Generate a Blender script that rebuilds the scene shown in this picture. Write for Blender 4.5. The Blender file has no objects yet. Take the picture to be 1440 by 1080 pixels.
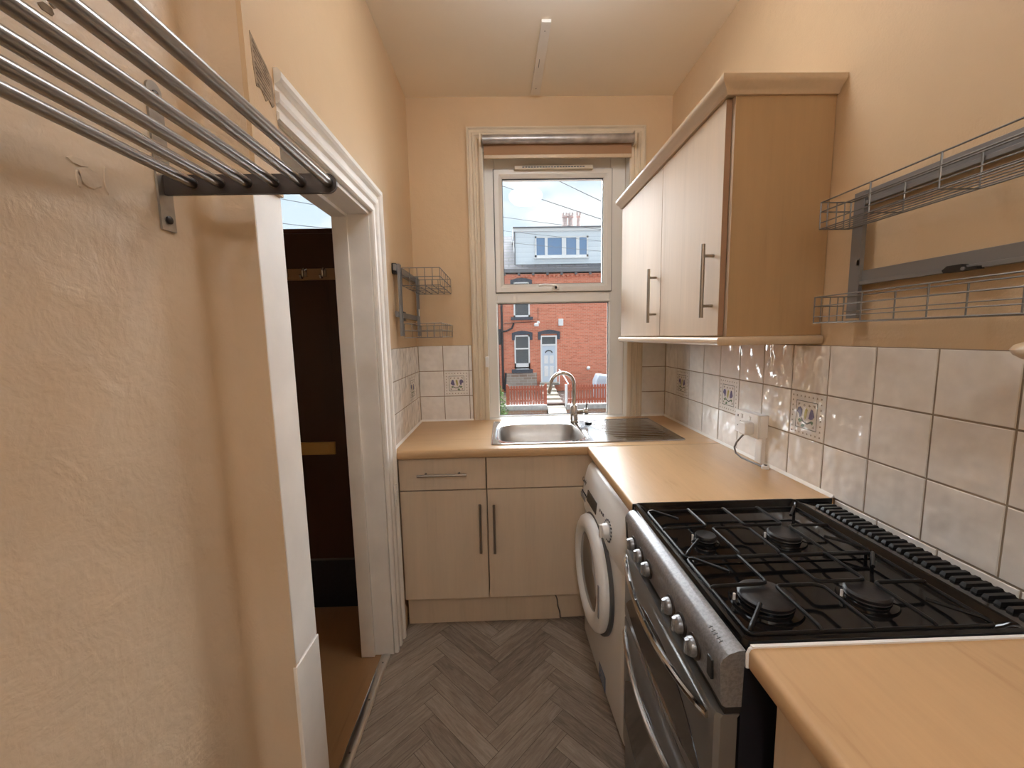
import bpy, bmesh, math, random
from mathutils import Vector, Matrix
random.seed(7)
S = bpy.context.scene
COL = S.collection
PI = math.pi
# ------------------------------------------------------------------ room measurements (metres, floor at z = 0)
XR, XL, XA = 0.988, -0.5105, -0.605          # right wall, left wall by the doorway, recessed left wall
YF, YB = 2.4227, -1.70                       # window wall, wall behind the camera
ZC = 2.719                                   # ceiling
WT = 0.89                                    # worktop height
TP = 0.152                                   # tile pitch
TZ = 1.344                                   # top of the tiling

# ------------------------------------------------------------------ mesh builder
class MB:
    def __init__(s): s.v = []; s.f = []; s.m = []; s.uv = {}; s.tone = {}
    def quad(s, a, b, c, d, m=0):
        n = len(s.v); s.v += [tuple(a), tuple(b), tuple(c), tuple(d)]; s.f.append((n, n+1, n+2, n+3)); s.m.append(m)
    def poly(s, pts, m=0):
        n = len(s.v); s.v += [tuple(p) for p in pts]; s.f.append(tuple(range(n, n+len(pts)))); s.m.append(m)
    def box(s, x0, x1, y0, y1, z0, z1, m=0):
        if x0 > x1: x0, x1 = x1, x0
        if y0 > y1: y0, y1 = y1, y0
        if z0 > z1: z0, z1 = z1, z0
        n = len(s.v)
        s.v += [(x0,y0,z0),(x1,y0,z0),(x1,y1,z0),(x0,y1,z0),(x0,y0,z1),(x1,y0,z1),(x1,y1,z1),(x0,y1,z1)]
        for q in ((0,3,2,1),(4,5,6,7),(0,1,5,4),(1,2,6,5),(2,3,7,6),(3,0,4,7)):
            s.f.append(tuple(n+i for i in q)); s.m.append(m)
        return s
    def loops(s, L, closed=True, cap0=True, cap1=True, m=0):
        """bridge a list of vertex loops (same length)"""
        n = len(s.v); k = len(L[0])
        for lp in L: s.v += [tuple(p) for p in lp]
        for i in range(len(L)-1):
            for j in range(k if closed else k-1):
                a = n+i*k+j; b = n+i*k+(j+1) % k
                s.f.append((a, b, b+k, a+k)); s.m.append(m)
        if cap0: s.f.append(tuple(n+j for j in reversed(range(k)))); s.m.append(m)
        if cap1: s.f.append(tuple(n+(len(L)-1)*k+j for j in range(k))); s.m.append(m)
        return s
    def tube(s, pts, r, n=8, m=0, closed=False, r1=None):
        P = [Vector(p) for p in pts]; k = len(P); L = []
        up = None
        for i in range(k):
            if closed: t = (P[(i+1) % k]-P[i-1])
            else: t = (P[min(i+1, k-1)]-P[max(i-1, 0)])
            t.normalize()
            if up is None:
                up = Vector((0,0,1)) if abs(t.z) < .9 else Vector((1,0,0))
            a = t.cross(up); a.normalize(); b = a.cross(t); b.normalize(); up = b
            rr = r if r1 is None else r+(r1-r)*i/(k-1)
            L.append([P[i]+rr*(math.cos(2*PI*j/n)*a+math.sin(2*PI*j/n)*b) for j in range(n)])
        if closed: L.append(L[0]); s.loops(L, True, False, False, m)
        else: s.loops(L, True, True, True, m)
        return s
    def lathe(s, prof, c, axis='z', n=32, m=0, cap0=True, cap1=True):
        """prof: [(radius, height)] around an axis through c"""
        L = []
        for r, h in prof:
            lp = []
            for j in range(n):
                a = 2*PI*j/n; u, w = r*math.cos(a), r*math.sin(a)
                if axis == 'z': p = (c[0]+u, c[1]+w, c[2]+h)
                elif axis == 'y': p = (c[0]+w, c[1]+h, c[2]+u)
                else: p = (c[0]+h, c[1]+u, c[2]+w)
                lp.append(p)
            L.append(lp)
        s.loops(L, True, cap0, cap1, m); return s
    def prism(s, poly, axis, a0, a1, m=0):
        """extrude a 2-D polygon: axis 'x' -> (y,z), 'y' -> (x,z), 'z' -> (x,y)"""
        def P(p, a):
            return (a, p[0], p[1]) if axis == 'x' else (p[0], a, p[1]) if axis == 'y' else (p[0], p[1], a)
        s.loops([[P(p, a0) for p in poly], [P(p, a1) for p in poly]], True, True, True, m); return s
    def moulding(s, path, prof, to3d, m=0):
        """mitred moulding: path in plane coords (a,b), prof [(offset to the path's left, height)]"""
        P = [Vector(p) for p in path]; L = []
        for i in range(len(P)):
            d0 = (P[i]-P[i-1]).normalized() if i > 0 else None
            d1 = (P[i+1]-P[i]).normalized() if i < len(P)-1 else None
            if d0 is None: d0 = d1
            if d1 is None: d1 = d0
            n0 = Vector((-d0.y, d0.x)); n1 = Vector((-d1.y, d1.x)); mm = n0+n1; mm = mm/(mm.dot(n0))
            L.append([to3d(P[i].x+mm.x*o, P[i].y+mm.y*o, h) for o, h in prof])
        s.loops(L, True, True, True, m); return s
    def build(s, name, mats, parent=None, origin=None, bevel=0, seg=2, angle=35, smooth=True):
        if origin is None:
            origin = ORG.get(parent.name, (0,0,0)) if parent else (0,0,0)
        o = Vector(origin)
        me = bpy.data.meshes.new(name)
        me.from_pydata([tuple(Vector(v)-o) for v in s.v], [], s.f)
        if not isinstance(mats, (list, tuple)): mats = [mats]
        for m in mats: me.materials.append(m)
        me.polygons.foreach_set('material_index', s.m)
        bm = bmesh.new(); bm.from_mesh(me); bmesh.ops.recalc_face_normals(bm, faces=bm.faces); bm.to_mesh(me); bm.free()
        if smooth:
            me.polygons.foreach_set('use_smooth', [True]*len(me.polygons))
            me.set_sharp_from_angle(angle=math.radians(angle))
        me.update()
        ob = bpy.data.objects.new(name, me); COL.objects.link(ob)
        if parent:
            ob.parent = parent
            ORG[ob.name] = tuple(o)
        else:
            ob.location = o; ORG[ob.name] = tuple(o)
        if bevel:
            md = ob.modifiers.new('Bevel', 'BEVEL'); md.width = bevel; md.segments = seg; md.limit_method = 'ANGLE'; md.angle_limit = math.radians(40)
        return ob
ORG = {}
def thing(name, label, cat, loc=(0,0,0), group=None):
    o = bpy.data.objects.new(name, None); COL.objects.link(o); o.location = loc; o.empty_display_size = .05
    o['label'] = label; o['category'] = cat
    if group: o['group'] = group
    ORG[o.name] = tuple(loc); return o
def tag(o, label, cat, group=None, kind=None):
    o['label'] = label; o['category'] = cat
    if group: o['group'] = group
    if kind: o['kind'] = kind
    return o
def struct(o, label=None):
    o['kind'] = 'structure'
    if label: o['label'] = label
    return o
def B(*a): return MB().box(*a)
def rrect(x0, x1, y0, y1, r, n=6):
    pts = []
    for cx, cy, a0 in ((x1-r, y1-r, 0), (x0+r, y1-r, 90), (x0+r, y0+r, 180), (x1-r, y0+r, 270)):
        for i in range(n+1):
            a = math.radians(a0+90*i/n); pts.append((cx+r*math.cos(a), cy+r*math.sin(a)))
    return pts
def arc(c, r, a0, a1, n, f):
    return [f(c[0]+r*math.cos(math.radians(a0+(a1-a0)*i/n)), c[1]+r*math.sin(math.radians(a0+(a1-a0)*i/n))) for i in range(n+1)]

# ------------------------------------------------------------------ materials
def mat(name, color, rough=.5, metal=0., spec=.5, coat=0.):
    m = bpy.data.materials.new(name); m.use_nodes = True
    b = m.node_tree.nodes['Principled BSDF']
    b.inputs['Base Color'].default_value = (*color, 1); b.inputs['Roughness'].default_value = rough
    b.inputs['Metallic'].default_value = metal; b.inputs['Specular IOR Level'].default_value = spec
    b.inputs['Coat Weight'].default_value = coat; b.inputs['Coat Roughness'].default_value = .1
    return m
def nd(m, t, **k):
    n = m.node_tree.nodes.new(t)
    for a, v in k.items():
        if a in n.inputs: n.inputs[a].default_value = v
        else: setattr(n, a, v)
    return n
def ln(m, a, b): m.node_tree.links.new(a, b)
def bs(m): return m.node_tree.nodes['Principled BSDF']
def coord(m, kind='Object', scale=(1,1,1), rot=(0,0,0)):
    tc = nd(m, 'ShaderNodeTexCoord'); mp = nd(m, 'ShaderNodeMapping')
    mp.inputs['Scale'].default_value = scale; mp.inputs['Rotation'].default_value = rot
    ln(m, tc.outputs[kind], mp.inputs['Vector']); return mp.outputs['Vector']
def ramp(m, fac, stops):
    r = nd(m, 'ShaderNodeValToRGB'); e = r.color_ramp.elements
    while len(e) < len(stops): e.new(.5)
    for i, (p, c) in enumerate(stops): e[i].position = p; e[i].color = (*c, 1)
    ln(m, fac, r.inputs['Fac']); return r.outputs['Color']
def noise(m, vec, scale, detail=4, rough=.5, dist=0.):
    n = nd(m, 'ShaderNodeTexNoise'); n.inputs['Scale'].default_value = scale; n.inputs['Detail'].default_value = detail
    n.inputs['Roughness'].default_value = rough; n.inputs['Distortion'].default_value = dist
    ln(m, vec, n.inputs['Vector']); return n.outputs['Fac']
def bump(m, h, strength=.2, dist=.002):
    b = nd(m, 'ShaderNodeBump'); b.inputs['Strength'].default_value = strength; b.inputs['Distance'].default_value = dist
    ln(m, h, b.inputs['Height']); ln(m, b.outputs['Normal'], bs(m).inputs['Normal']); return b
def scl(c, k): return tuple(min(1, x*k) for x in c)
def mottled(name, c, rough, scale, amt=.06, bscale=120, bstr=.25, bdist=.002, spec=.5):
    m = mat(name, c, rough, spec=spec); v = coord(m)
    ln(m, ramp(m, noise(m, v, scale, 5), [(.3, scl(c, 1-amt)), (.7, scl(c, 1+amt))]), bs(m).inputs['Base Color'])
    if bstr: bump(m, noise(m, v, bscale, 6, .6), bstr, bdist)
    return m
def wood(name, c1, c2, axis, rough=.4, scale=9, stretch=14, fine=90, coat=0., bstr=.05):
    """grain running along an axis"""
    m = mat(name, c1, rough, coat=coat)
    sc = [1,1,1]; sc['xyz'.index(axis)] = 1/stretch
    v = coord(m, 'Object', tuple(sc))
    a = noise(m, v, scale, 5, .6, .6); b = noise(m, v, fine, 3, .6)
    mx = nd(m, 'ShaderNodeMath', operation='MULTIPLY_ADD'); mx.inputs[1].default_value = .45
    ln(m, b, mx.inputs[0]); ln(m, a, mx.inputs[2])
    ln(m, ramp(m, mx.outputs[0], [(.45, c2), (.62, scl(c1, .97)), (.95, scl(c1, 1.06))]), bs(m).inputs['Base Color'])
    if bstr: bump(m, b, bstr, .001)
    return m

WALL = (.665, .485, .30)
WALL_LIT = (.70, .56, .405)  # paler, cooler wall colour with the window's light painted in
M = {}
def wallpaint():
    m = mat('cream wall paint', WALL, .55, spec=.35); v = coord(m)
    ln(m, ramp(m, noise(m, v, 1.6, 4), [(.25, scl(WALL, .93)), (.75, scl(WALL, 1.05))]), bs(m).inputs['Base Color'])
    a = noise(m, v, 150, 4, .65); b = noise(m, v, 14, 3, .5)
    mx = nd(m, 'ShaderNodeMath', operation='MULTIPLY_ADD'); mx.inputs[1].default_value = 3.
    ln(m, b, mx.inputs[0]); ln(m, a, mx.inputs[2]); bump(m, mx.outputs[0], .35, .0025)
    return m
M['wall'] = wallpaint()
def lit_wall():
    m = mat('uneven sheen wall paint', WALL_LIT, .42, spec=.45); v = coord(m)
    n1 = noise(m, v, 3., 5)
    ln(m, ramp(m, n1, [(.25, scl(WALL_LIT, .92)), (.75, scl(WALL_LIT, 1.05))]), bs(m).inputs['Base Color'])
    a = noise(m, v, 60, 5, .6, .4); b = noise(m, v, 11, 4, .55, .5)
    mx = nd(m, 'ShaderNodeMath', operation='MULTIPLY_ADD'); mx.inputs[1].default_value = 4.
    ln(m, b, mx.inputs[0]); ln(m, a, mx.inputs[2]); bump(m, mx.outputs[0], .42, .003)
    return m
M['litwall'] = lit_wall()
M['ceil'] = mottled('ceiling paint', (.89, .81, .69), .8, 1.2, .04, 90, .15)
M['trimcream'] = mottled('cream gloss paint', (.69, .585, .44), .35, 5, .06, 60, .12)
M['gloss'] = mottled('old white gloss paint', (.84, .80, .745), .45, 6, .07, 45, .22)
M['upvc'] = mat('white window plastic', (.80, .77, .72), .28)
M['gasket'] = mat('black rubber', (.02, .02, .02), .6)
M['grout'] = mottled('tile grout', (.30, .24, .18), .9, 12, .2, 200, .2)
def tile():
    c = (.80, .765, .72)
    m = mat('glazed white tile', c, .05, spec=.6); v = coord(m)
    ln(m, ramp(m, noise(m, v, 25, 4), [(.3, scl(c, .95)), (.7, scl(c, 1.04))]), bs(m).inputs['Base Color'])
    bump(m, noise(m, v, 19, 1, .4), .8, .010); return m
M['tile'] = tile()
M['sealant'] = mat('white sealant', (.8, .77, .72), .4)
M['motifline'] = mat('tile border line', (.16, .17, .15), .2)
M['purple'] = mat('glazed purple', (.17, .15, .26), .15)
M['green'] = mat('glazed green', (.20, .27, .17), .15)
M['yellow'] = mat('glazed yellow', (.47, .42, .16), .15)
M['beigemark'] = mat('glazed taupe', (.36, .31, .25), .2)
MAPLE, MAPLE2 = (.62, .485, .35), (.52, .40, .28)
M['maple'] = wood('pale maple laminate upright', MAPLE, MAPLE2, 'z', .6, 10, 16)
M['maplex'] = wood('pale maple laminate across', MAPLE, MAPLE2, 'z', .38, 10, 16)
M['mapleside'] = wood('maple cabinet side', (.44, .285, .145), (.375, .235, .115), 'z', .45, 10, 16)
M['cornice'] = wood('maple moulding', (.60, .46, .31), (.54, .40, .26), 'y', .35, 8, 16, bstr=0)
M['darkgap'] = mat('dark edge', (.05, .03, .02), .7)
M['dooredge'] = mat('door edging', (.33, .19, .11), .5)
M['beechx'] = wood('beech worktop along', (.56, .36, .19), (.46, .28, .14), 'x', .36, 13, 11, 110, .04)
M['beechy'] = wood('beech worktop across', (.56, .36, .19), (.46, .28, .14), 'y', .36, 13, 11, 110, .04)
for k_ in ('beechx', 'beechy'): bs(M[k_]).inputs['Specular IOR Level'].default_value = .3
M['steel'] = mat('brushed steel', (.50, .48, .46), .27, 1.)
def brushed(name, c, axis, rough=.3, amt=.12):
    m = mat(name, c, rough, 1.)
    sc = [1,1,1]; sc['xyz'.index(axis)] = .03
    v = coord(m, 'Object', tuple(sc)); n = noise(m, v, 260, 3)
    ln(m, ramp(m, n, [(.3, scl(c, 1-amt)), (.7, scl(c, 1+amt))]), bs(m).inputs['Base Color']); return m
M['rod'] = brushed('brushed steel rod', (.33, .31, .295), 'y', .3)
M['arm'] = mat('dark steel bar', (.075, .062, .055), .42, .8)
M['plate'] = mottled('dull steel plate', (.40, .37, .33), .4, 30, .15, 90, .1)
bs(M['plate']).inputs['Metallic'].default_value = .9
M['sink'] = brushed('sink steel', (.52, .515, .51), 'x', .13, .06)
M['bowl'] = mottled('satin sink bowl', (.50, .48, .46), .42, 30, .05, 300, .1)
bs(M['bowl']).inputs['Metallic'].default_value = .95
M['chrome'] = mat('chrome', (.62, .61, .60), .08, 1.)
M['handle'] = mat('satin nickel', (.36, .31, .26), .33, 1.)
M['wire'] = mat('grey wire', (.20, .19, .18), .4, .6)
M['alu'] = mat('grey aluminium', (.25, .245, .245), .45, .5)
M['black'] = mat('black plastic', (.012, .012, .012), .35)
M['enamel'] = mat('black enamel', (.006, .0055, .0055), .09, spec=.35)
M['castiron'] = mat('black coated iron', (.007, .0065, .0065), .38, spec=.25)
M['burner'] = mottled('burner cap', (.014, .012, .012), .42, 40, .3, 200, .2)
M['burnring'] = mat('burner aluminium', (.40, .39, .38), .28, .9)
def silver():
    c = (.29, .29, .30)
    m = mat('silver cooker paint', c, .34, .6); v = coord(m)
    n = noise(m, v, 160, 3, .7)
    ln(m, ramp(m, n, [(.40, scl(c, .78)), (.55, c), (.8, scl(c, 1.15))]), bs(m).inputs['Base Color'])
    bump(m, n, .12, .0006); return m
M['silver'] = silver()
M['ovendoor'] = mat('oven door silver', (.26, .255, .25), .33, .7)
M['ovenglass'] = mat('smoked oven glass', (.022, .018, .015), .08, coat=.3)
M['navy'] = mat('dark cooker side', (.006, .006, .010), .6)
M['white'] = mat('white appliance enamel', (.88, .88, .88), .25)
M['whitepl'] = mat('white plastic', (.83, .825, .815), .32)
M['greygap'] = mat('grey gap', (.09, .09, .09), .5)
M['smoke'] = mat('smoked door bowl', (.06, .05, .045), .06, coat=.4)
M['sticker'] = mat('blue sticker', (.045, .10, .22), .4)
M['ink'] = mat('dark print', (.05, .05, .055), .5)
M['greyink'] = mat('grey print', (.30, .30, .31), .5)
M['blind'] = mottled('blind tube steel', (.42, .39, .37), .35, 14, .3, 60, .05)
bs(M['blind']).inputs['Metallic'].default_value = .6
M['blindfab'] = mat('brown blind fabric', (.36, .20, .105), .8)
M['cream'] = mat('cream plastic', (.66, .56, .42), .4)
M['paper'] = mottled('torn paper', (.36, .26, .165), .8, 60, .35, 120, .3)
M['walldark'] = mottled('bare plaster marks', (.20, .15, .10), .9, 50, .5, 100, .4)
M['threshold'] = brushed('aluminium strip', (.72, .70, .67), 'y', .28, .08)
M['brown'] = wood('dark brown stained door', (.050, .021, .013), (.030, .012, .008), 'z', .38, 8, 10, 80)
M['brass'] = mat('worn brass', (.50, .32, .11), .35, .5)
M['pinerail'] = wood('pine rail', (.30, .17, .08), (.22, .12, .055), 'x', .5, 10, 10)
M['kick'] = mottled('navy kick panel', (.012, .016, .028), .6, 60, .3, 200, .2)
def floorwood():
    m = mat('grey oak vinyl', (.25, .2, .15), .33, spec=.4)
    uv = nd(m, 'ShaderNodeUVMap'); uv.uv_map = 'UVMap'
    mp = nd(m, 'ShaderNodeMapping'); mp.inputs['Scale'].default_value = (1.6, 14, 1); ln(m, uv.outputs['UV'], mp.inputs['Vector'])
    a = noise(m, mp.outputs['Vector'], 5, 6, .62, 1.2); b = noise(m, mp.outputs['Vector'], 22, 4, .6)
    at = nd(m, 'ShaderNodeAttribute'); at.attribute_name = 'tone'
    s1 = nd(m, 'ShaderNodeMath', operation='MULTIPLY_ADD'); s1.inputs[1].default_value = .35
    ln(m, b, s1.inputs[0]); ln(m, a, s1.inputs[2])
    s2 = nd(m, 'ShaderNodeMath', operation='ADD'); ln(m, s1.outputs[0], s2.inputs[0]); ln(m, at.outputs['Fac'], s2.inputs[1])
    ln(m, ramp(m, s2.outputs[0], [(.34, (.13, .10, .076)), (.62, (.235, .187, .148)), (.98, (.38, .315, .255))]), bs(m).inputs['Base Color'])
    bump(m, b, .08, .0006); return m
M['floor'] = floorwood()
M['laminate'] = wood('orange laminate floor', (.33, .185, .085), (.235, .125, .055), 'y', .3, 9, 10, 70, .1)
M['skirt'] = mottled('cream skirting paint', (.66, .52, .36), .4, 8, .06, 60, .1)
# outside
def brick(name, c1, c2, mortar, sc=1., axis='xz', rough=.85):
    m = mat(name, c1, rough)
    tc = nd(m, 'ShaderNodeTexCoord'); sp = nd(m, 'ShaderNodeSeparateXYZ'); cb = nd(m, 'ShaderNodeCombineXYZ')
    ln(m, tc.outputs['Object'], sp.inputs[0])
    ln(m, sp.outputs['X' if axis[0] == 'x' else 'Y'], cb.inputs['X']); ln(m, sp.outputs['Z'], cb.inputs['Y'])
    b = nd(m, 'ShaderNodeTexBrick'); b.inputs['Scale'].default_value = sc
    b.inputs['Brick Width'].default_value = .225; b.inputs['Row Height'].default_value = .075; b.inputs['Mortar Size'].default_value = .008
    b.inputs['Color1'].default_value = (*c1, 1); b.inputs['Color2'].default_value = (*c2, 1); b.inputs['Mortar'].default_value = (*mortar, 1)
    ln(m, cb.outputs[0], b.inputs['Vector']); ln(m, b.outputs['Color'], bs(m).inputs['Base Color']); return m
M['redbrick'] = brick('red brick', (.80, .27, .165), (.62, .19, .11), (.68, .38, .28))
M['stonebrick'] = brick('grey stone courses', (.42, .36, .31), (.32, .22, .17), (.5, .45, .4), .55)
M['lowbrick'] = brick('weathered low brick', (.45, .22, .13), (.36, .2, .14), (.46, .38, .32))
M['lintel'] = mat('slate blue lintel', (.075, .085, .11), .7)
M['gutter'] = mat('grey gutter', (.17, .175, .19), .6)
M['slate'] = brick('slate roof', (.085, .085, .095), (.06, .06, .07), (.03, .03, .03), .35)
def clad():
    m = mat('pale cladding', (.60, .68, .76), .6); v = coord(m)
    w = nd(m, 'ShaderNodeTexWave'); w.wave_type = 'BANDS'; w.bands_direction = 'Z'; w.wave_profile = 'SAW'; w.inputs['Scale'].default_value = 1.35
    ln(m, v, w.inputs['Vector'])
    ln(m, ramp(m, w.outputs['Fac'], [(.0, (.52, .58, .64)), (.10, (.76, .82, .87)), (1., (.80, .86, .90))]), bs(m).inputs['Base Color'])
    return m
M['clad'] = clad()
M['extwhite'] = mat('white exterior frame', (.82, .82, .82), .5)
M['extdoor'] = mat('pale blue white door', (.62, .70, .80), .5)
M['extglass'] = mat('dark window glass', (.10, .11, .12), .08)
M['skyglass'] = mat('dormer glass with painted sky reflection', (.22, .33, .50), .05, metal=.5)  # blue of the reflected sky is put into the pane colour
M['pot'] = mottled('clay chimney pot', (.42, .36, .34), .85, 8, .2, 30, .2)
M['fence'] = wood('terracotta fence stain', (.42, .11, .06), (.33, .085, .045), 'z', .75, 8, 8)
M['coping'] = mottled('stone coping', (.45, .41, .38), .85, 9, .15, 30, .3)
M['pale'] = mottled('pale concrete', (.34, .31, .26), .85, 6, .1, 30, .2)
M['soil'] = mottled('dark garden soil', (.075, .05, .04), .95, 5, .3, 30, .3)
M['asphalt'] = mottled('street tarmac', (.08, .08, .083), .9, 4, .1, 80, .2)
M['leaf'] = mottled('bush leaf', (.16, .26, .07), .6, 20, .35, 40, 0)
M['pipe'] = mat('black drainpipe', (.03, .03, .035), .5)
M['cable'] = mat('overhead cable', (.10, .11, .12), .7)
M['cloth'] = mat('pale cover', (.42, .48, .55), .6)
def glass(name, tint=(1,1,1)):
    m = bpy.data.materials.new(name); m.use_nodes = True; t = m.node_tree; t.nodes.clear()
    o = t.nodes.new('ShaderNodeOutputMaterial'); mx = t.nodes.new('ShaderNodeMixShader')
    tr = t.nodes.new('ShaderNodeBsdfTransparent'); tr.inputs['Color'].default_value = (*tint, 1)
    gl = t.nodes.new('ShaderNodeBsdfGlossy'); gl.inputs['Roughness'].default_value = .02
    fr = t.nodes.new('ShaderNodeFresnel'); fr.inputs['IOR'].default_value = 1.35
    t.links.new(fr.outputs[0], mx.inputs[0]); t.links.new(tr.outputs[0], mx.inputs[1]); t.links.new(gl.outputs[0], mx.inputs[2])
    t.links.new(mx.outputs[0], o.inputs[0]); return m
M['glass'] = glass('window glass', (.95, .96, .96))

# ================================================================== SETTING
# ---- floor: herringbone vinyl, one mesh
def herringbone():
    w, Ln = .066, .3394; r2 = math.sqrt(.5)
    ox, oy = -.045, .0875
    x0, x1, y0, y1 = XA, XR+.002, YB, YF
    bm = bmesh.new(); uvl = bm.loops.layers.uv.new('UVMap'); tl = bm.faces.layers.float.new('tone')
    g = .0006
    def add(u0, u1, v0, v1, along):
        q = [(u0+g, v0+g), (u1-g, v0+g), (u1-g, v1-g), (u0+g, v1-g)]
        P = [Vector((ox+(u-v)*r2, oy+(u+v)*r2, 0)) for u, v in q]
        if max(p.x for p in P) < x0-.01 or min(p.x for p in P) > x1 or max(p.y for p in P) < y0 or min(p.y for p in P) > y1: return
        f = bm.faces.new([bm.verts.new(p) for p in P])
        f[tl] = random.uniform(-.14, .14); off = (random.uniform(0, 50), random.uniform(0, 50))
        for lp, (u, v) in zip(f.loops, q):
            a, b = (u-u0, v-v0) if along == 'u' else (v-v0, u-u0)
            lp[uvl].uv = (a+off[0], b+off[1])
    for i in range(-8, 9):
        for k in range(-60, 90):
            bx, by = k*w+i*Ln, k*w-i*Ln
            add(bx, bx+Ln, by, by+w, 'u'); add(bx-w, bx, by, by+Ln, 'v')
    for co, no in (((x0,0,0),(-1,0,0)), ((x1,0,0),(1,0,0)), ((0,y0,0),(0,-1,0)), ((0,y1,0),(0,1,0))):
        bmesh.ops.bisect_plane(bm, geom=bm.verts[:]+bm.edges[:]+bm.faces[:], plane_co=co, plane_no=no, clear_outer=True)
    bmesh.ops.bisect_plane(bm, geom=bm.verts[:]+bm.edges[:]+bm.faces[:], plane_co=(-.548,0,0), plane_no=(-1,0,0))
    bmesh.ops.delete(bm, geom=[f for f in bm.faces if f.calc_center_median().x < -.5485 and f.calc_center_median().y > .88], context='FACES')
    # dark bed under the joints and thickness
    def bed(z):
        f = bm.faces.new([bm.verts.new(p) for p in ((-.548,y0,z),(x1,y0,z),(x1,y1,z),(-.548,y1,z))]); f.material_index = 1
    bed(-.0015)
    me = bpy.data.meshes.new('floor'); bm.to_mesh(me); bm.free()
    me.materials.append(M['floor']); me.materials.append(M['darkgap'])
    o = bpy.data.objects.new('floor', me); COL.objects.link(o); struct(o, 'grey brown herringbone vinyl floor of the kitchen')
herringbone()
struct(B(-1.95, -.553, -.3, 2.25, -.06, -.002).build('floor', M['laminate']), 'orange brown laminate floor of the hallway')
struct(B(-2.0, 1.25, YB-.1, YF+.3, ZC, ZC+.1).build('ceiling', M['ceil']), 'tan painted ceiling')
struct(B(XR, XR+.12, YB-.1, YF+.3, -.1, ZC).build('wall_right', M['wall']), 'cream wall behind the wall cabinet')
# ---- window wall with an opening
WX0, WX1, WZ0, WZ1 = -.092, .748, .875, 2.43
mb = MB()
mb.box(-.66, WX0, YF, YF+.26, -.1, ZC); mb.box(WX1, XR, YF, YF+.26, -.1, ZC)
mb.box(WX0, WX1, YF, 2.54, -.1, WZ0); mb.box(WX0, WX1, 2.54, YF+.26, -.1, .79); mb.box(WX0, WX1, YF, YF+.26, WZ1, ZC)
struct(mb.build('wall_back', M['wall']), 'cream wall around the window')
# ---- left wall: recessed stretch, nib, over the doorway, stretch by the sink
DY0, DY1, DZ = .997, 1.650, 1.875            # doorway opening
r = .035
poly = [(XA, YB), (XA, .888-r)]
poly += [(XA+r-r*math.cos(math.radians(a)), .888-r+r*math.sin(math.radians(a))) for a in range(15, 91, 15)]
poly += [(XL, .888), (XL, .905), (-.652, .905), (-.652, YB)]
struct(MB().prism(poly, 'z', -.1, ZC).build('wall_left', M['litwall'], angle=40), 'uneven cream wall under the steel rail shelf')
struct(B(-.652, XL+.010, .8885, DY0-.004, 1.72, ZC).build('wall_left', M['wall']), 'cream wall beside the torn paper scrap')
struct(B(-.652, XL, DY0, DY1+.02, DZ+.02, ZC).build('wall_left', M['wall']), 'cream wall above the doorway')
struct(B(-.652, XL, DY1+.02, YF, -.1, ZC).build('wall_left', M['wall']), 'cream wall holding the small wire rack')
# white painted board of the near door jamb, with the lower board scribed on
mb = MB(); mb.box(-.652, XL+.001, .8895, DY0, .62, 1.72); mb.box(-.652, XL, .8895, DY0, 0, .617); mb.box(XL-.006, XL+.004, .886, DY0+.002, 0, .617)
o = mb.build('trim_1', M['gloss'], bevel=.002); struct(o, 'white painted jamb board at the near side of the doorway')
# far lining with stop, head lining
mb = MB(); mb.box(-.652, XL-.002, DY1, DY1+.02, 0, DZ+.02); mb.box(-.652, -.594, DY1-.012, DY1, 0, DZ-.012)
mb.box(-.652, XL-.002, DY0, DY1, DZ, DZ+.02); mb.box(-.652, -.594, DY0, DY1, DZ-.012, DZ)
struct(mb.build('trim_2', M['gloss'], bevel=.0015), 'white door lining with stop around the doorway')
prof = [(0, 0), (0, .010), (.004, .016), (.018, .017), (.022, .009), (.034, .009), (.039, .018), (.046, .021), (.060, .021), (.065, .011), (.078, .011), (.083, .022), (.090, .027), (.103, .027), (.112, .019), (.112, 0)]
mb = MB(); mb.moulding([(DY1+.008, 0), (DY1+.008, DZ+.012), (DY0-.006, DZ+.012)], [(-o_, h) for o_, h in prof], lambda a, b, h: (XL+h, a, b))
ar = mb.build('trim_3', M['gloss'], smooth=False); struct(ar, 'moulded white architrave around the doorway')
# strike plate on the architrave
mb = MB(); mb.box(XL+.024, XL+.030, 1.70, 1.725, .66, .755); mb.box(XL+.030, XL+.034, 1.703, 1.722, .69, .73)
mb.build('latch_keep', M['gloss'], ar, bevel=.0015)
# skirting between the architrave and the cabinet
struct(MB().prism([(XL, 0), (XL+.016, 0), (XL+.016, .09), (XL+.006, .11), (XL, .11)], 'y', 1.772, 1.838).build('baseboard_left', M['skirt']), 'cream skirting beside the base cabinet')
# threshold strip
ts = MB(); ts.prism([(-.568, 0), (-.528, 0), (-.531, .003), (-.540, .0055), (-.556, .0055), (-.565, .003)], 'y', .90, 1.648)
t = ts.build('threshold_strip', [M['threshold']], origin=(-.548, 1.27, 0)); tag(t, 'silver aluminium threshold strip across the doorway floor', 'threshold strip')
for y in (1.02, 1.22, 1.42, 1.60):
    MB().lathe([(.0, .0055), (.0035, .0055), (.0035, .0062), (0, .0064)], (-.548, y, 0), n=10).build('screw', M['greygap'], t)
# ---- rear wall
struct(B(-.66, XR, YB-.12, YB, -.1, ZC).build('wall_front', M['ceil']), 'pale wall behind the viewer')
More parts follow.
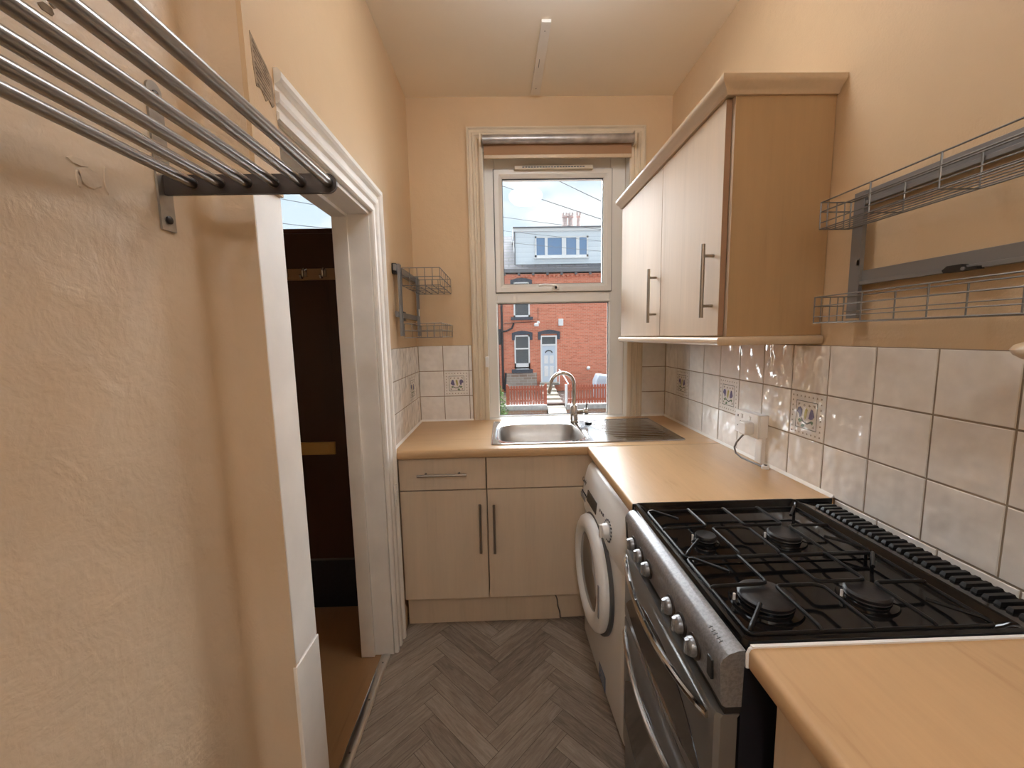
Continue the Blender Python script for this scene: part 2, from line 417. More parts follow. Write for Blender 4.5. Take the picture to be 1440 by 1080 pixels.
# ---- hall
struct(B(-2.05, -1.95, -.3, 2.3, -.1, ZC).build('wall_left', M['wall']), 'far side wall of the hallway')
struct(B(-2.0, -.66, -.4, -.3, -.1, ZC).build('wall_front', M['wall']), 'end wall of the hallway')
mb = MB(); mb.box(-1.95, -1.62, 2.0, 2.2, -.1, ZC); mb.box(-.70, -.652, 2.0, 2.2, -.1, ZC); mb.box(-1.62, -.70, 2.0, 2.2, 2.42, ZC)
struct(mb.build('wall_back', M['wall']), 'wall around the front door')
mb = MB(); mb.box(-1.62, -1.56, 2.0, 2.1, 0, 2.42); mb.box(-.735, -.70, 2.0, 2.1, 0, 2.42); mb.box(-1.56, -.735, 2.0, 2.1, 2.37, 2.42); mb.box(-1.56, -.735, 1.995, 2.1, 1.893, 1.914)
fd = mb.build('door_1', M['brown'], bevel=.002); struct(fd, 'dark brown front door seen through the doorway')
B(-1.558, -.737, 1.99, 2.035, .004, 1.890).build('door_leaf', M['brown'], fd, bevel=.002)
B(-1.558, -.737, 1.982, 1.99, .004, .262).build('kick_panel', M['kick'], fd)
B(-1.558, -.737, 1.983, 1.99, .262, .270).build('kick_trim', M['greygap'], fd)
mb = B(-1.12, -.846, 1.975, 1.99, .824, .887); mb.box(-1.10, -.866, 1.971, 1.975, .834, .877); mb.build('letter_plate', M['brass'], fd, bevel=.003)
B(-1.56, -.735, 2.05, 2.056, 1.914, 2.37).build('transom_pane', M['glass'], fd)
hr = thing('coat_hook_rail', 'wooden coat hook rail on the dark front door', 'coat rail', (-1.1, 1.99, 1.70))
B(-1.45, -.76, 1.974, 1.99, 1.674, 1.727).build('rail_board', M['pinerail'], hr, bevel=.004)
for x in (-1.38, -1.28, -1.19, -1.10, -1.013, -.923, -.832):
    mb = MB(); mb.tube([(x, 1.974, 1.722), (x, 1.955, 1.722), (x, 1.945, 1.712), (x, 1.945, 1.690), (x, 1.938, 1.680), (x, 1.925, 1.678), (x, 1.918, 1.690)], .0055, 8)
    mb.box(x-.009, x+.009, 1.970, 1.974, 1.688, 1.726); mb.build('hook', M['steel'], hr)
# ---- ceiling batten and lamp
bt = MB(); bt.loops([[(.1957,1.870,ZC-.012),(.2357,1.870,ZC-.012),(.2357,1.870,ZC),(.1957,1.870,ZC)], [(.183,2.388,ZC-.012),(.235,2.388,ZC-.012),(.235,2.388,ZC),(.183,2.388,ZC)]])
bo = bt.build('ceiling_batten', M['gloss'], origin=(.21, 2.13, ZC), bevel=.001); tag(bo, 'thin bare wooden batten fixed to the ceiling before the window', 'batten')
for y, x in ((1.92, .214), (2.33, .209)): MB().lathe([(.0, -.0125), (.003, -.0125), (.003, -.0115), (0, -.0115)], (x, y, ZC), n=8).build('screw', M['greygap'], bo)
MB().box(.206, .2085, 2.10, 2.16, ZC-.0128, ZC-.0118).build('slot', M['greygap'], bo)

# ================================================================== WINDOW 1
Y1 = 2.483                                   # inner face of the window frame
tw = MB(); cp = [(0, 0), (0, .020), (.010, .024), (.022, .024), (.028, .016), (.040, .016), (.046, .023), (.056, .023), (.062, .015), (.074, .015), (.082, .022), (.090, .020), (.090, 0)]
tw.moulding([(WX0+.003, WT+.001), (WX0+.003, 2.465), (.745, 2.465), (.745, WT+.001)], cp, lambda a, b, h: (a, YF-h, b))
struct(tw.build('trim_4', M['trimcream'], angle=25), 'moulded cream architrave around the kitchen window')
# painted reveals
mb = MB(); mb.box(WX0-.003, WX0+.004, YF-.01, Y1, WT, WZ1); mb.box(WX1-.004, WX1+.003, YF-.01, Y1, WT, WZ1); mb.box(WX0, WX1, YF-.01, Y1, WZ1-.006, WZ1+.03); mb.box(WX0, WX1, YF-.01, Y1, WT-.018, WT+.001)
struct(mb.build('trim_5', M['upvc']), 'white window reveal lining')
win = MB()
fx0, fx1, fz0, fz1 = WX0+.004, WX1-.004, .876, 2.425
lx0, lx1, lz0, lz1 = -.030, .655, .894, 1.577          # fixed light opening
ux0, ux1, uz0, uz1 = -.030, .660, 1.655, 2.352         # sash outer
d0, d1 = Y1, Y1+.055
win.box(fx0, lx0, d0, d1, fz0, fz1); win.box(lx1, fx1, d0, d1, fz0, fz1); win.box(lx0, lx1, d0, d1, uz1, fz1); win.box(lx0, lx1, d0, d1, lz1+.012, uz0+.002); win.box(lx0, lx1, d0, d1, fz0, lz0)
w1 = win.build('window_1', M['upvc'], bevel=.004); struct(w1, 'white plastic window over the sink with an opening top light')
def ring(mb, x0, x1, z0, z1, w, y0, y1, w2=None):
    """picture frame with sloping inner bead"""
    w2 = w if w2 is None else w2
    pr = [(0, y0), (w*.55, y0), (w, y0+.014), (w, y1), (0, y1)]
    L = []
    for cx, cz, sx, sz in ((x0, z0, 1, 1), (x1, z0, -1, 1), (x1, z1, -1, -1), (x0, z1, 1, -1)):
        L.append([(cx+sx*o, y, cz+sz*o) for o, y in pr])
    L.append(L[0]); mb.loops(L, True, False, False)
mb = MB(); ring(mb, lx0-.012, lx1+.012, lz0-.014, lz1+.026, .016, d0-.006, d0+.04); mb.build('glazing_bead', M['upvc'], w1, angle=20)
mb = MB(); ring(mb, ux0, ux1, uz0, uz1, .046, d0-.014, d0+.05); sash = mb.build('sash', M['upvc'], w1, angle=20)
mb = MB(); ring(mb, ux0-.006, ux1+.006, uz0-.006, uz1+.006, .006, d0-.002, d0+.01); mb.build('gasket', M['greygap'], w1)
def edge(mb, x0, x1, z0, z1, y, t=.0035):
    mb.box(x0, x1, y-.002, y+.002, z0, z0+t); mb.box(x0, x1, y-.002, y+.002, z1-t, z1); mb.box(x0, x0+t, y-.002, y+.002, z0, z1); mb.box(x1-t, x1, y-.002, y+.002, z0, z1)
mb = MB(); edge(mb, lx0+.004, lx1-.004, lz0+.004, lz1+.010, d0+.018); mb.build('gasket', M['gasket'], w1)
mb = MB(); edge(mb, ux0+.046, ux1-.046, uz0+.046, uz1-.046, d0+.012); mb.build('gasket', M['gasket'], sash)
B(WX0, WX1, 2.54, YF+.30, .78, .80).build('outer_sill', M['coping'], w1)
B(lx0, lx1, d0+.028, d0+.032, lz0, lz1+.012).build('pane', M['glass'], w1)
B(ux0+.044, ux1-.044, d0+.022, d0+.026, uz0+.044, uz1-.044).build('pane', M['glass'], sash)
mb = MB(); mb.box(.300, .345, d0-.026, d0-.014, uz0+.012, uz0+.034); mb.tube([(.330, d0-.030, uz0+.024), (.325, d0-.042, uz0+.028), (.300, d0-.048, uz0+.032), (.26, d0-.048, uz0+.034), (.22, d0-.046, uz0+.030)], .008, 8)
mb.build('window_handle', M['upvc'], sash, bevel=.002)
MB().lathe([(0, -.0), (.008, 0), (.008, .004), (0, .004)], (.322, d0-.052, uz0+.018), 'y', 12).build('lock_button', M['gasket'], sash)
mb = MB(); mb.box(.088, .545, d0-.040, d0-.014, uz1-.010, uz1+.012); v = mb.build('trickle_vent', M['cream'], sash, bevel=.004)
mb = MB()
for i in range(22): mb.box(.135+i*.0165, .147+i*.0165, d0-.0415, d0-.039, uz1-.002, uz1+.004)
mb.build('vent_slot', M['greygap'], sash)
# ---- roller blind
bl = thing('roller_blind', 'rolled up brown roller blind on a grey tube above the window', 'blind', (.33, 2.36, 2.46))
MB().lathe([(0, 0), (.0235, 0), (.0235, .842), (0, .842)], (-.087, 2.368, 2.470), 'x', 24).build('tube', M['blind'], bl)
B(-.082, .748, 2.386, 2.390, 2.388, 2.462).build('fabric', M['blindfab'], bl)
B(-.082, .748, 2.380, 2.392, 2.376, 2.396).build('bottom_bar', M['cornice'], bl, bevel=.004)
for x in (-.100, .757):
    mb = MB(); mb.prism(rrect(2.340, 2.398, 2.435, 2.505, .02, 5), 'x', x-.005, x+.005); mb.box(x-.004, x+.004, 2.385, YF-.02, 2.44, 2.50); mb.build('bracket', M['cream'], bl)
mb = MB()
for i in range(190):
    z = 2.43-i*.0062
    for dy, dx in ((0, 0), (.02, .004)):
        mb.box(-.1025+dx-.002, -.1025+dx+.002, 2.352+dy-.002, 2.352+dy+.002, z-.0022, z+.0022)
mb.tube([(-.1025, 2.352, 2.45), (-.1025, 2.352, 1.255)], .0008, 5); mb.tube([(-.0985, 2.372, 2.45), (-.0985, 2.372, 1.255)], .0008, 5)
mb.build('bead_chain', M['cream'], bl)
mb = B(-.103, -.083, 2.345, 2.385, 1.215, 1.275); mb.box(-.101, -.085, 2.385, YF-.021, 1.225, 1.265)
o = mb.build('chain_clip', M['whitepl'], origin=(-.093, 2.38, 1.245), bevel=.002); tag(o, 'small white clip holding the blind chain on the window trim', 'clip')

# ================================================================== TILING
def motif(mb, O, U, V, N):
    """glazed flower picture on one tile; O is the tile's lower corner, U and V its sides, N its normal"""
    def P(a, b, h=.0012): return Vector(O)+Vector(U)*a+Vector(V)*b+Vector(N)*h
    def rect(a0, a1, b0, b1, m, h=.0012): mb.quad(P(a0,b0,h), P(a1,b0,h), P(a1,b1,h), P(a0,b1,h), m)
    def blob(pts, m, h=.0014): mb.poly([P(a, b, h) for a, b in pts], m)
    c0, c1, t = .19, .81, .016
    rect(c0, c1, c0, c0+t, 2); rect(c0, c1, c1-t, c1, 2); rect(c0, c0+t, c0, c1, 2); rect(c1-t, c1, c0, c1, 2)
    for i in range(8):
        q = .09+.82*i/7
        for a, b in ((q, .09), (q, .91), (.09, q), (.91, q)):
            s_ = .022
            blob([(a-s_, b-s_*.5), (a+s_, b-s_), (a+s_*.6, b+s_), (a-s_*.5, b+s_*.8)], 6)
    for a, b, sx, sy in ((.25,.75,1,-1), (.75,.75,-1,-1), (.25,.25,1,1), (.75,.25,-1,1)):
        blob([(a, b), (a+.06*sx, b), (a+.06*sx, b+.015*sy), (a+.015*sx, b+.06*sy), (a, b+.06*sy)], 6)
    blob([(.26,.50), (.31,.64), (.37,.66), (.40,.56), (.43,.44), (.37,.42), (.31,.44)], 3)
    blob([(.62,.62), (.68,.67), (.75,.64), (.78,.55), (.71,.50), (.69,.42), (.64,.46), (.62,.54)], 3)
    blob([(.46,.62), (.50,.66), (.54,.62), (.56,.48), (.53,.38), (.49,.46)], 5)
    blob([(.34,.36), (.46,.30), (.58,.33), (.66,.42), (.64,.43), (.57,.36), (.46,.33), (.36,.39)], 2)
    blob([(.60,.36), (.68,.40), (.74,.37), (.68,.31)], 4); blob([(.52,.28), (.60,.30), (.65,.22), (.56,.22)], 4); blob([(.28,.38), (.34,.40), (.38,.36), (.31,.31)], 4)
    blob([(.38,.72), (.43,.75), (.45,.71), (.41,.69)], 6); blob([(.53,.72), (.57,.75), (.60,.71), (.56,.68)], 6)
def tiling(name, label, to3d, cols, rows, N, decor=(), thick=.006):
    """cols, rows: lists of joints; to3d(a, b, h)"""
    mb = MB(); g = .0021
    for i in range(len(cols)-1):
        for j in range(len(rows)-1):
            a0, a1, b0, b1 = cols[i]+g, cols[i+1]-g, rows[j]+g, rows[j+1]-g
            if a1-a0 < .006: continue
            e = .0016
            lo = [to3d(a, b, .0) for a, b in ((a0,b0), (a1,b0), (a1,b1), (a0,b1))]
            mi = [to3d(a, b, thick-.0012) for a, b in ((a0,b0), (a1,b0), (a1,b1), (a0,b1))]
            hi = [to3d(a, b, thick) for a, b in ((a0+e,b0+e), (a1-e,b0+e), (a1-e,b1-e), (a0+e,b1-e))]
            mb.loops([lo, mi, hi], True, False, True, 0)
            if (i, j) in decor:
                O = to3d(a0, b0, thick); motif(mb, O, Vector(to3d(a1, b0, thick))-Vector(O), Vector(to3d(a0, b1, thick))-Vector(O), N)
    A0, A1, B0, B1 = cols[0], cols[-1], rows[0], rows[-1]
    f = [to3d(a, b, thick-.0022) for a, b in ((A0,B0), (A1,B0), (A1,B1), (A0,B1))]; bk = [to3d(a, b, 0) for a, b in ((A0,B0), (A1,B0), (A1,B1), (A0,B1))]
    mb.loops([bk, f], True, True, True, 1)
    o = mb.build(name, [M['tile'], M['grout'], M['motifline'], M['purple'], M['green'], M['yellow'], M['beigemark']], angle=18); struct(o, label); return o
rows = [TZ-3*TP, TZ-2*TP, TZ-TP, TZ]
yb0 = 1.0412
cr = [yb0+TP*i for i in range(-12, 10)]; cr[-1] = YF-.006
cr = [c for c in cr]
# decorated tiles of the right wall sit in the middle row
dec = [(12+1, 1), (12+4, 1), (12+7, 1)]
tiling('trim_6', 'white tiles with three flower tiles behind the worktop', lambda a, b, h: (XR-h, a, b), cr, rows, (-1,0,0), dec)
tiling('trim_6', 'two rows of white tiles beside the window with a flower tile', lambda a, b, h: (a, YF-h, b), [XL+.006, XL+TP, XL+2*TP, -.186], rows, (0,-1,0), [(1, 1)])
tiling('trim_6', 'narrow white tiles in the corner under the wall cabinet', lambda a, b, h: (a, YF-h, b), [.838, XR-.006], rows, (0,-1,0))
tiling('trim_6', 'white tiles on the short wall by the sink', lambda a, b, h: (XL+h, YF-a, b), [.006, TP-.03, 2*TP-.03, 3*TP-.03, 4*TP-.03, .650], rows, (1,0,0), [(1, 1)])
tiling('trim_6', 'low strip of cut white tiles behind the cooker', lambda a, b, h: (XR-h, a, b), [.55, .70, .85, 1.0, 1.138], [.846, TZ-3*TP-.001], (-1,0,0))
# white sealant bead along the worktop
def bead(p0, p1, n): 
    a = Vector(p0); b = Vector(p1); n = Vector(n); w = .009
    mb = MB(); mb.loops([[a, a+n*w, a+n*w*.45+Vector((0,0,w*.45)), a+Vector((0,0,w))], [b, b+n*w, b+n*w*.45+Vector((0,0,w*.45)), b+Vector((0,0,w))]]); return mb
struct(bead((XR-.006, 1.14, WT), (XR-.006, YF-.006, WT), (-1,0,0)).build('trim_8', M['sealant']), 'white sealant along the right worktop')
struct(bead((XL+.006, 1.775, WT), (XL+.006, YF-.006, WT), (1,0,0)).build('trim_8', M['sealant']), 'white sealant along the left tiles')
struct(bead((XL+.006, YF-.006, WT), (-.186, YF-.006, WT), (0,-1,0)).build('trim_8', M['sealant']), 'white sealant under the window tiles')
struct(bead((.838, YF-.006, WT), (XR-.006, YF-.006, WT), (0,-1,0)).build('trim_8', M['sealant']), 'white sealant in the corner')

# ================================================================== WORKTOPS, SINK, TAP
BX0, BX1, BY0, BY1 = -.032, .392, 1.872, 2.245        # bowl
def nose(y0, y1):   # rounded front profile (y, z) with front at y0
    return [(y0+.004, WT-.038), (y0, WT-.030), (y0, WT-.008), (y0+.003, WT-.002), (y0+.009, WT), (y1, WT), (y1, WT-.038)]
mb = MB()
mb.prism(nose(1.763, BY0-.012), 'x', XL+.002, XR-.008)
mb.box(XL+.006, BX0-.012, BY0-.012, YF-.007, WT-.038, WT); mb.box(BX1+.012, XR-.008, BY0-.012, YF-.007, WT-.038, WT); mb.box(BX0-.012, BX1+.012, BY1+.012, YF-.007, WT-.038, WT)
o = mb.build('worktop', M['beechx'], origin=(.24, 2.1, WT), angle=50); tag(o, 'beech effect worktop holding the sink under the window', 'worktop')
mb = MB(); nz = [(.372+.004, WT-.038), (.372, WT-.030), (.372, WT-.008), (.375, WT-.002), (.381, WT), (XR-.008, WT), (XR-.008, WT-.038)]
mb.prism(nz, 'y', 1.140, 1.7615)
o = mb.build('worktop', M['beechy'], origin=(.68, 1.45, WT), angle=50); tag(o, 'beech effect worktop over the washing machine', 'worktop')
B(.380, XR-.009, 1.7615, 1.7635, WT-.02, WT+.0012).build('joint_strip', M['cornice'], o)
B(.374, XR-.012, 1.1375, 1.1402, WT-.037, WT-.0005).build('edge_strip', M['black'], o)
mb = MB(); mb.prism([(p[0]+.008, p[1]) for p in nz[:-2]]+[(XR-.008, WT), (XR-.008, WT-.038)], 'y', -1.2, .578)
o = mb.build('worktop', M['beechy'], origin=(.68, .2, WT), angle=50); tag(o, 'nearest beech effect worktop in front of the cooker', 'worktop')
mb = MB(); mb.box(.385, XR-.01, .578, .584, WT-.006, WT+.003); mb.tube([(.392, .581, WT+.001), (.384, .581, WT-.003), (.380, .581, WT-.012), (.380, .581, WT-.034)], .0035, 6)
mb.build('edge_strip', M['whitepl'], o)
# ---- sink
sk = thing('sink', 'stainless steel inset sink with ribbed drainer under the window', 'sink', (.39, 2.08, WT))
N = 40
def sq(x0, x1, y0, y1, r):
    """N points round a rounded rectangle, even in angle about its centre"""
    cx, cy, hx, hy = (x0+x1)/2, (y0+y1)/2, (x1-x0)/2, (y1-y0)/2; out = []
    for i in range(N):
        a = 2*PI*i/N; c, s_ = math.cos(a), math.sin(a)
        e = 2/r
        k = (abs(c)**r+abs(s_)**r)**(-1/r)
        out.append((cx+hx*c*k, cy+hy*s_*k))
    return out
mb = MB()
SX0, SX1, SY0, SY1 = -.066, .850, 1.828, 2.327; SM = .432
zt = WT+.004
outer = sq(SX0+.006, SM, SY0+.006, SY1-.006, 60)
L = [[(x, y, zt) for x, y in outer], [(x, y, zt) for x, y in sq(BX0-.010, BX1+.010, BY0-.010, BY1+.010, 5.)], [(x, y, zt-.003) for x, y in sq(BX0-.003, BX1+.003, BY0-.003, BY1+.003, 5.)]]
mb.loops(L, True, False, False)
# rim
def rimloop(o_, z): return [(x, y, z) for x, y in rrect(SX0+o_, SX1-o_, SY0+o_, SY1-o_, max(.004, .012-o_), 4)]
mb.loops([rimloop(0, WT+.0002), rimloop(.0008, WT+.0055), rimloop(.004, WT+.0065), rimloop(.0075, zt-.0002)], True, False, False)
# drainer
nx, ny = 70, 120; n0 = len(mb.v)
for i in range(nx+1):
    for j in range(ny+1):
        x = SM+(SX1-.006-SM)*i/nx; y = SY0+.006+(SY1-SY0-.012)*j/ny
        in_x = max(0, min(1, (x-.455)/.02))*max(0, min(1, (.815-x)/.02)); in_y = 1 if 1.885 < y < 2.275 else 0
        slant = max(0, min(1, (x-(.455+.08*(1-(y-1.885)/.39)))/.015))
        z = zt-in_x*in_y*slant*.0045*max(0, math.cos(2*PI*(y-1.885)/.0355))**2
        if i == 0: z = zt
        mb.v.append((x, y, z))
for i in range(nx):
    for j in range(ny):
        a = n0+i*(ny+1)+j; mb.f.append((a, a+ny+1, a+ny+2, a+1)); mb.m.append(0)
mb.build('deck', M['sink'], sk, angle=60)
mb = MB(); L = []
for k, (ins, z) in enumerate(((-.003, zt-.003), (.0, zt-.010), (.010, WT-.05), (.020, WT-.11), (.045, WT-.140), (.09, WT-.150), (.16, WT-.153))):
    L.append([(x, y, z) for x, y in sq(BX0+ins, BX1-ins, BY0+ins, BY1-ins, 5.)])
mb.loops(L, True, False, True); mb.build('bowl', M['bowl'], sk, angle=60)
MB().lathe([(0, .001), (.028, .001), (.034, .004), (.040, .003), (.040, 0)], ((BX0+BX1)/2, (BY0+BY1)/2, WT-.153), n=28).build('waste', M['chrome'], sk)
# ---- tap
tp = thing('mixer_tap', 'chrome swan neck mixer tap behind the sink bowl', 'tap', (.392, 2.262, WT+.004))
TX, TY = .400, 2.275
mb = MB().lathe([(0, 0), (.027, 0), (.027, .006), (.0225, .010), (.0225, .085), (.019, .098), (.013, .102), (0, .102)], (TX, TY, WT+.004), n=28); mb.build('body', M['chrome'], tp)
pts = [(TX, TY, WT+.10), (TX, TY, 1.10)]+[(TX-.066+.066*math.cos(math.radians(a)), TY-.0, 1.112+.066*math.sin(math.radians(a))) for a in range(5, 186, 10)]
e = pts[-1]; pts += [(e[0]-.006, TY, e[2]-.022), (e[0]-.012, TY, e[2]-.044)]
MB().tube(pts, .0105, 14).build('spout', M['chrome'], tp)
mb = MB().lathe([(0, 0), (.013, 0), (.013, .030), (.011, .034), (.011, .038), (.020, .040), (.020, .060), (.018, .062), (0, .062)], (TX+.018, TY, WT+.062), 'x', 20); mb.tube([(TX+.07, TY, WT+.08), (TX+.071, TY-.006, WT+.10), (TX+.073, TY-.012, WT+.112)], .0045, 8); mb.build('lever', M['chrome'], tp)
mb = MB().lathe([(.006, .0), (.017, .0), (.021, .004), (.019, .009), (.008, .011), (0, .011)], (TX+.072, TY-.055, WT+.0045), n=20)
o = mb.build('sink_plug', M['black'], origin=(TX+.072, TY-.055, WT+.0045)); tag(o, 'small black rubber sink plug lying by the tap', 'plug')

# ================================================================== BASE CABINETS
def bar_handle(parent, p0, p1, out, r=.006, stand=.032):
    """bar handle from p0 to p1 on two posts; out is the direction away from the door"""
    a, b, o_ = Vector(p0), Vector(p1), Vector(out); mb = MB(); d = (b-a)
    mb.tube([a+o_*stand, b+o_*stand], r, 12)
    for t_ in (.16, .84): mb.tube([a+d*t_, a+d*t_+o_*stand], r*.8, 10)
    return mb.build('handle', M['handle'], parent)
FY = 1.785
def base_unit(label, x0, x1, drawer):
    t = thing('base_cabinet', label, 'cabinet', ((x0+x1)/2, 2.05, 0), 'base cabinets')
    mb = MB(); mb.box(x0, x0+.018, FY+.020, 2.40, .16, .848); mb.box(x1-.018, x1, FY+.020, 2.40, .16, .848); mb.box(x0+.018, x1-.018, FY+.020, 2.40, .16, .178); mb.box(x0+.018, x1-.018, 2.39, 2.40, .178, .848)
    mb.build('carcass', M['maple'], t)
    dr = B(x0+.0015, x1-.0015, FY, FY+.018, .699, .846).build('drawer_front' if drawer else 'fascia_panel', M['maplex'], t, bevel=.0012)
    dd = B(x0+.0015, x1-.0015, FY, FY+.018, .163, .6935).build('door', M['maple'], t, bevel=.0012)
    return t, dr, dd
t, dr, dd = base_unit('base cabinet with the long bar handled drawer nearest the doorway', -.487, -.0905, True)
bar_handle(dr, (-.398, FY, .777), (-.176, FY, .777), (0,-1,0)); bar_handle(dd, (-.121, FY, .404), (-.121, FY, .637), (0,-1,0))
t, dr, dd = base_unit('base cabinet under the sink beside the washing machine', -.087, .420, False)
bar_handle(dd, (-.057, FY, .400), (-.057, FY, .632), (0,-1,0))
mb = MB(); mb.box(-.487, .235, 1.84, 1.856, .001, .155)
pts = [(.235, .001), (.350, .001), (.350, .155), (.222, .155), (.232, .115), (.238, .10), (.241, .06), (.249, .035), (.252, .001)]
mb = MB(); mb.prism([(-.487, .001), (.2505, .0025), (.2485, .034), (.240, .060), (.2365, .10), (.2305, .115), (.2205, .155), (-.487, .155)], 'y', 1.840, 1.856)
mb.prism([(.2565, .006), (.420, .010), (.420, .155), (.2265, .155), (.2365, .117), (.2425, .102), (.246, .062), (.2545, .036)], 'y', 1.842, 1.858)
o = mb.build('plinth', M['maple'], origin=(-.05, 1.85, 0), smooth=False); tag(o, 'cracked pale maple plinth board under the base cabinets', 'plinth')
# nearest base unit under the near worktop
t = thing('base_cabinet', 'base cabinet under the nearest worktop next to the cooker', 'cabinet', (.7, .1, 0), 'base cabinets')
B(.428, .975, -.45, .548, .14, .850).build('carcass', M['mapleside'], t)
B(.408, .427, -.44, .548, .14, .846).build('door', M['maple'], t, bevel=.0012)
B(.47, .97, -.45, .54, .001, .14).build('plinth_board', M['maple'], t)

# ================================================================== WASHING MACHINE
th = math.atan2(.021, .59)
wm = thing('washing_machine', 'white front loading washing machine under the worktop', 'washing machine', (.371, 1.18, 0))
ORG[wm.name] = (0, 0, 0); wm.rotation_euler = (0, 0, th)
# all in the machine's own frame: x into the machine, y along its front
def wmb(mb, name, m, par=None, **k): return mb.build(name, m, par or wm, origin=(0,0,0), **k)
W = .578
secf = [(.55, 0), (.55, W), (.03, W), (.010, W-.006), (.002, W-.022), (0, W-.05), (-.003, W*.5), (0, .05), (.002, .022), (.010, .006), (.03, 0)]
def wsec(dx, z, top=False): return [(x+(dx if x < .5 else 0), y, z) for x, y in secf]
L = [wsec(.006, .012), wsec(0, .03), wsec(0, .58), wsec(0, .620)]
wmb(MB().loops(L), 'body', M['white'], angle=30)
L = [wsec(-.003, .623), wsec(-.006, .64), wsec(-.010, .68), wsec(-.004, .735), wsec(.006, .785), wsec(.016, .812), wsec(.032, .828), wsec(.05, .832)]
panel = wmb(MB().loops(L), 'control_panel', M['whitepl'], angle=50)
# depth of the panel's face at height z
def pf(z): 
    zs = [(.623, -.006), (.68, -.013), (.735, -.007), (.785, .003), (.812, .013)]
    for (a, xa), (b, xb) in zip(zs, zs[1:]):
        if z <= b: return xa+(xb-xa)*(z-a)/(b-a)
    return .013
def pquad(mb, y0, y1, z0, z1, h=.0015, m=0):
    mb.loops([[(pf(z)+.004, y, z) for y, z in ((y0,z0), (y1,z0), (y1,z1), (y0,z1))], [(pf(z)-h, y, z) for y, z in ((y0,z0), (y1,z0), (y1,z1), (y0,z1))]], True, True, True, m); return mb
wmb(pquad(MB(), .318, .462, .692, .737), 'display', M['black'], panel)
wmb(pquad(MB(), .495, .572, .668, .688, .0005), 'drawer_grip', M['greyink'], panel)
mb = MB()
for i in range(5): pquad(mb, .548-i*.019, .557-i*.019, .697, .704, .0008)
wmb(mb, 'indicator', M['ink'], panel)
DYc, DZc = .168, .702
mb = MB().lathe([(0, -.021), (.010, -.021), (.022, -.018), (.026, -.008), (.027, .003)], (pf(DZc)-.003, DYc, DZc), 'x', 28, cap1=False)
mb.box(pf(DZc)-.029, pf(DZc)-.020, DYc-.006, DYc+.006, DZc-.024, DZc+.024); wmb(mb, 'programme_dial', M['whitepl'], panel, bevel=.002)
mb = MB()
for i in range(18):
    a = 2*PI*i/18; y, z = DYc+.041*math.cos(a), DZc+.036*math.sin(a)
    pquad(mb, y-.004, y+.004, z-.0022, z+.0022, .0008)
for i in range(3): pquad(mb, .228+i*.02, .238+i*.02, .725, .735, .0008)
wmb(mb, 'programme_mark', M['ink'], panel)
# door
DC = (.335, .450)
mb = MB().lathe([(.226, .004), (.226, -.012), (.221, -.014)], (0, DC[0], DC[1]), 'x', 64, cap0=False, cap1=True); wmb(mb, 'door_seal', M['greygap'])
mb = MB().lathe([(.216, -.010), (.219, -.022), (.214, -.036), (.200, -.046), (.180, -.050), (.160, -.046), (.148, -.036), (.146, -.020)], (0, DC[0]+.004, DC[1]), 'x', 64, cap0=False, cap1=False); door = wmb(mb, 'door', M['whitepl'], angle=60)
mb = MB().lathe([(.150, -.020), (.148, -.032), (.140, -.034), (.10, -.028), (.05, -.022), (0, -.020)], (0, DC[0]+.004, DC[1]), 'x', 48, cap0=False, cap1=False); wmb(mb, 'door_glass', M['smoke'], door, angle=60)
mb = MB(); 
ring_pts = [(-.050, DC[0]+.004+.168*math.cos(math.radians(a)), DC[1]+.168*math.sin(math.radians(a))) for a in range(150, 211, 6)]
mb.loops([[(-.0505, .162-.024, DC[1]-.06), (-.0505, .162-.012, DC[1]-.06), (-.0505, .162-.012, DC[1]+.06), (-.0505, .162-.024, DC[1]+.06)], [(-.047, .162-.024, DC[1]-.06), (-.047, .162-.012, DC[1]-.06), (-.047, .162-.012, DC[1]+.06), (-.047, .162-.024, DC[1]+.06)]])
wmb(mb, 'door_grip', M['greyink'], door)
mb = MB(); mb.box(-.0035, -.0015, .205, .288, .030, .092); st = wmb(mb, 'sticker', M['sticker'])
mb = MB()
for i in range(5): mb.box(-.0042, -.0034, .213, .27-.01*(i % 2), .038+i*.011, .041+i*.011)
wmb(mb, 'sticker_print', M['greyink'], st)
for y in (.06, .52): wmb(MB().lathe([(.02, 0), (.02, .012)], (.05, y, .0005), n=16), 'foot', M['black'])
def text(s, name, size, mtx, m, parent, shear=0., depth=.0004):
    cu = bpy.data.curves.new(name, 'FONT'); cu.body = s; cu.size = size; cu.align_x = 'LEFT'; cu.extrude = depth; cu.shear = shear
    tmp = bpy.data.objects.new('tmp', cu); COL.objects.link(tmp); bpy.context.view_layer.update()
    me = bpy.data.meshes.new_from_object(tmp.evaluated_get(bpy.context.evaluated_depsgraph_get()))
    bpy.data.objects.remove(tmp); bpy.data.curves.remove(cu); me.materials.clear(); me.materials.append(m); me.transform(mtx)
    ob = bpy.data.objects.new(name, me); COL.objects.link(ob); ob.parent = parent; return ob
# text frame: reading direction -y, up z, facing -x
def facing(x, y, z, tilt=0): return Matrix.Translation((x, y, z)) @ Matrix(((0, 0, -1, 0), (-1, 0, 0, 0), (0, 1, 0, 0), (0, 0, 0, 1))) @ Matrix.Rotation(-tilt, 4, 'X')
text('Candy', 'logo', .026, facing(pf(.742)-.0020, .562, .746, .16), M['ink'], panel, .25)

# ================================================================== COOKER
ck = thing('gas_cooker', 'freestanding silver double oven gas cooker with black hob', 'cooker', (.66, .86, 0))
CY0, CY1 = .588, 1.134
B(.380, .962, CY0+.004, CY1-.004, .03, .868).build('body', M['navy'], ck)
B(.40, .95, CY0+.02, CY1-.02, .001, .03).build('plinth_base', M['black'], ck)
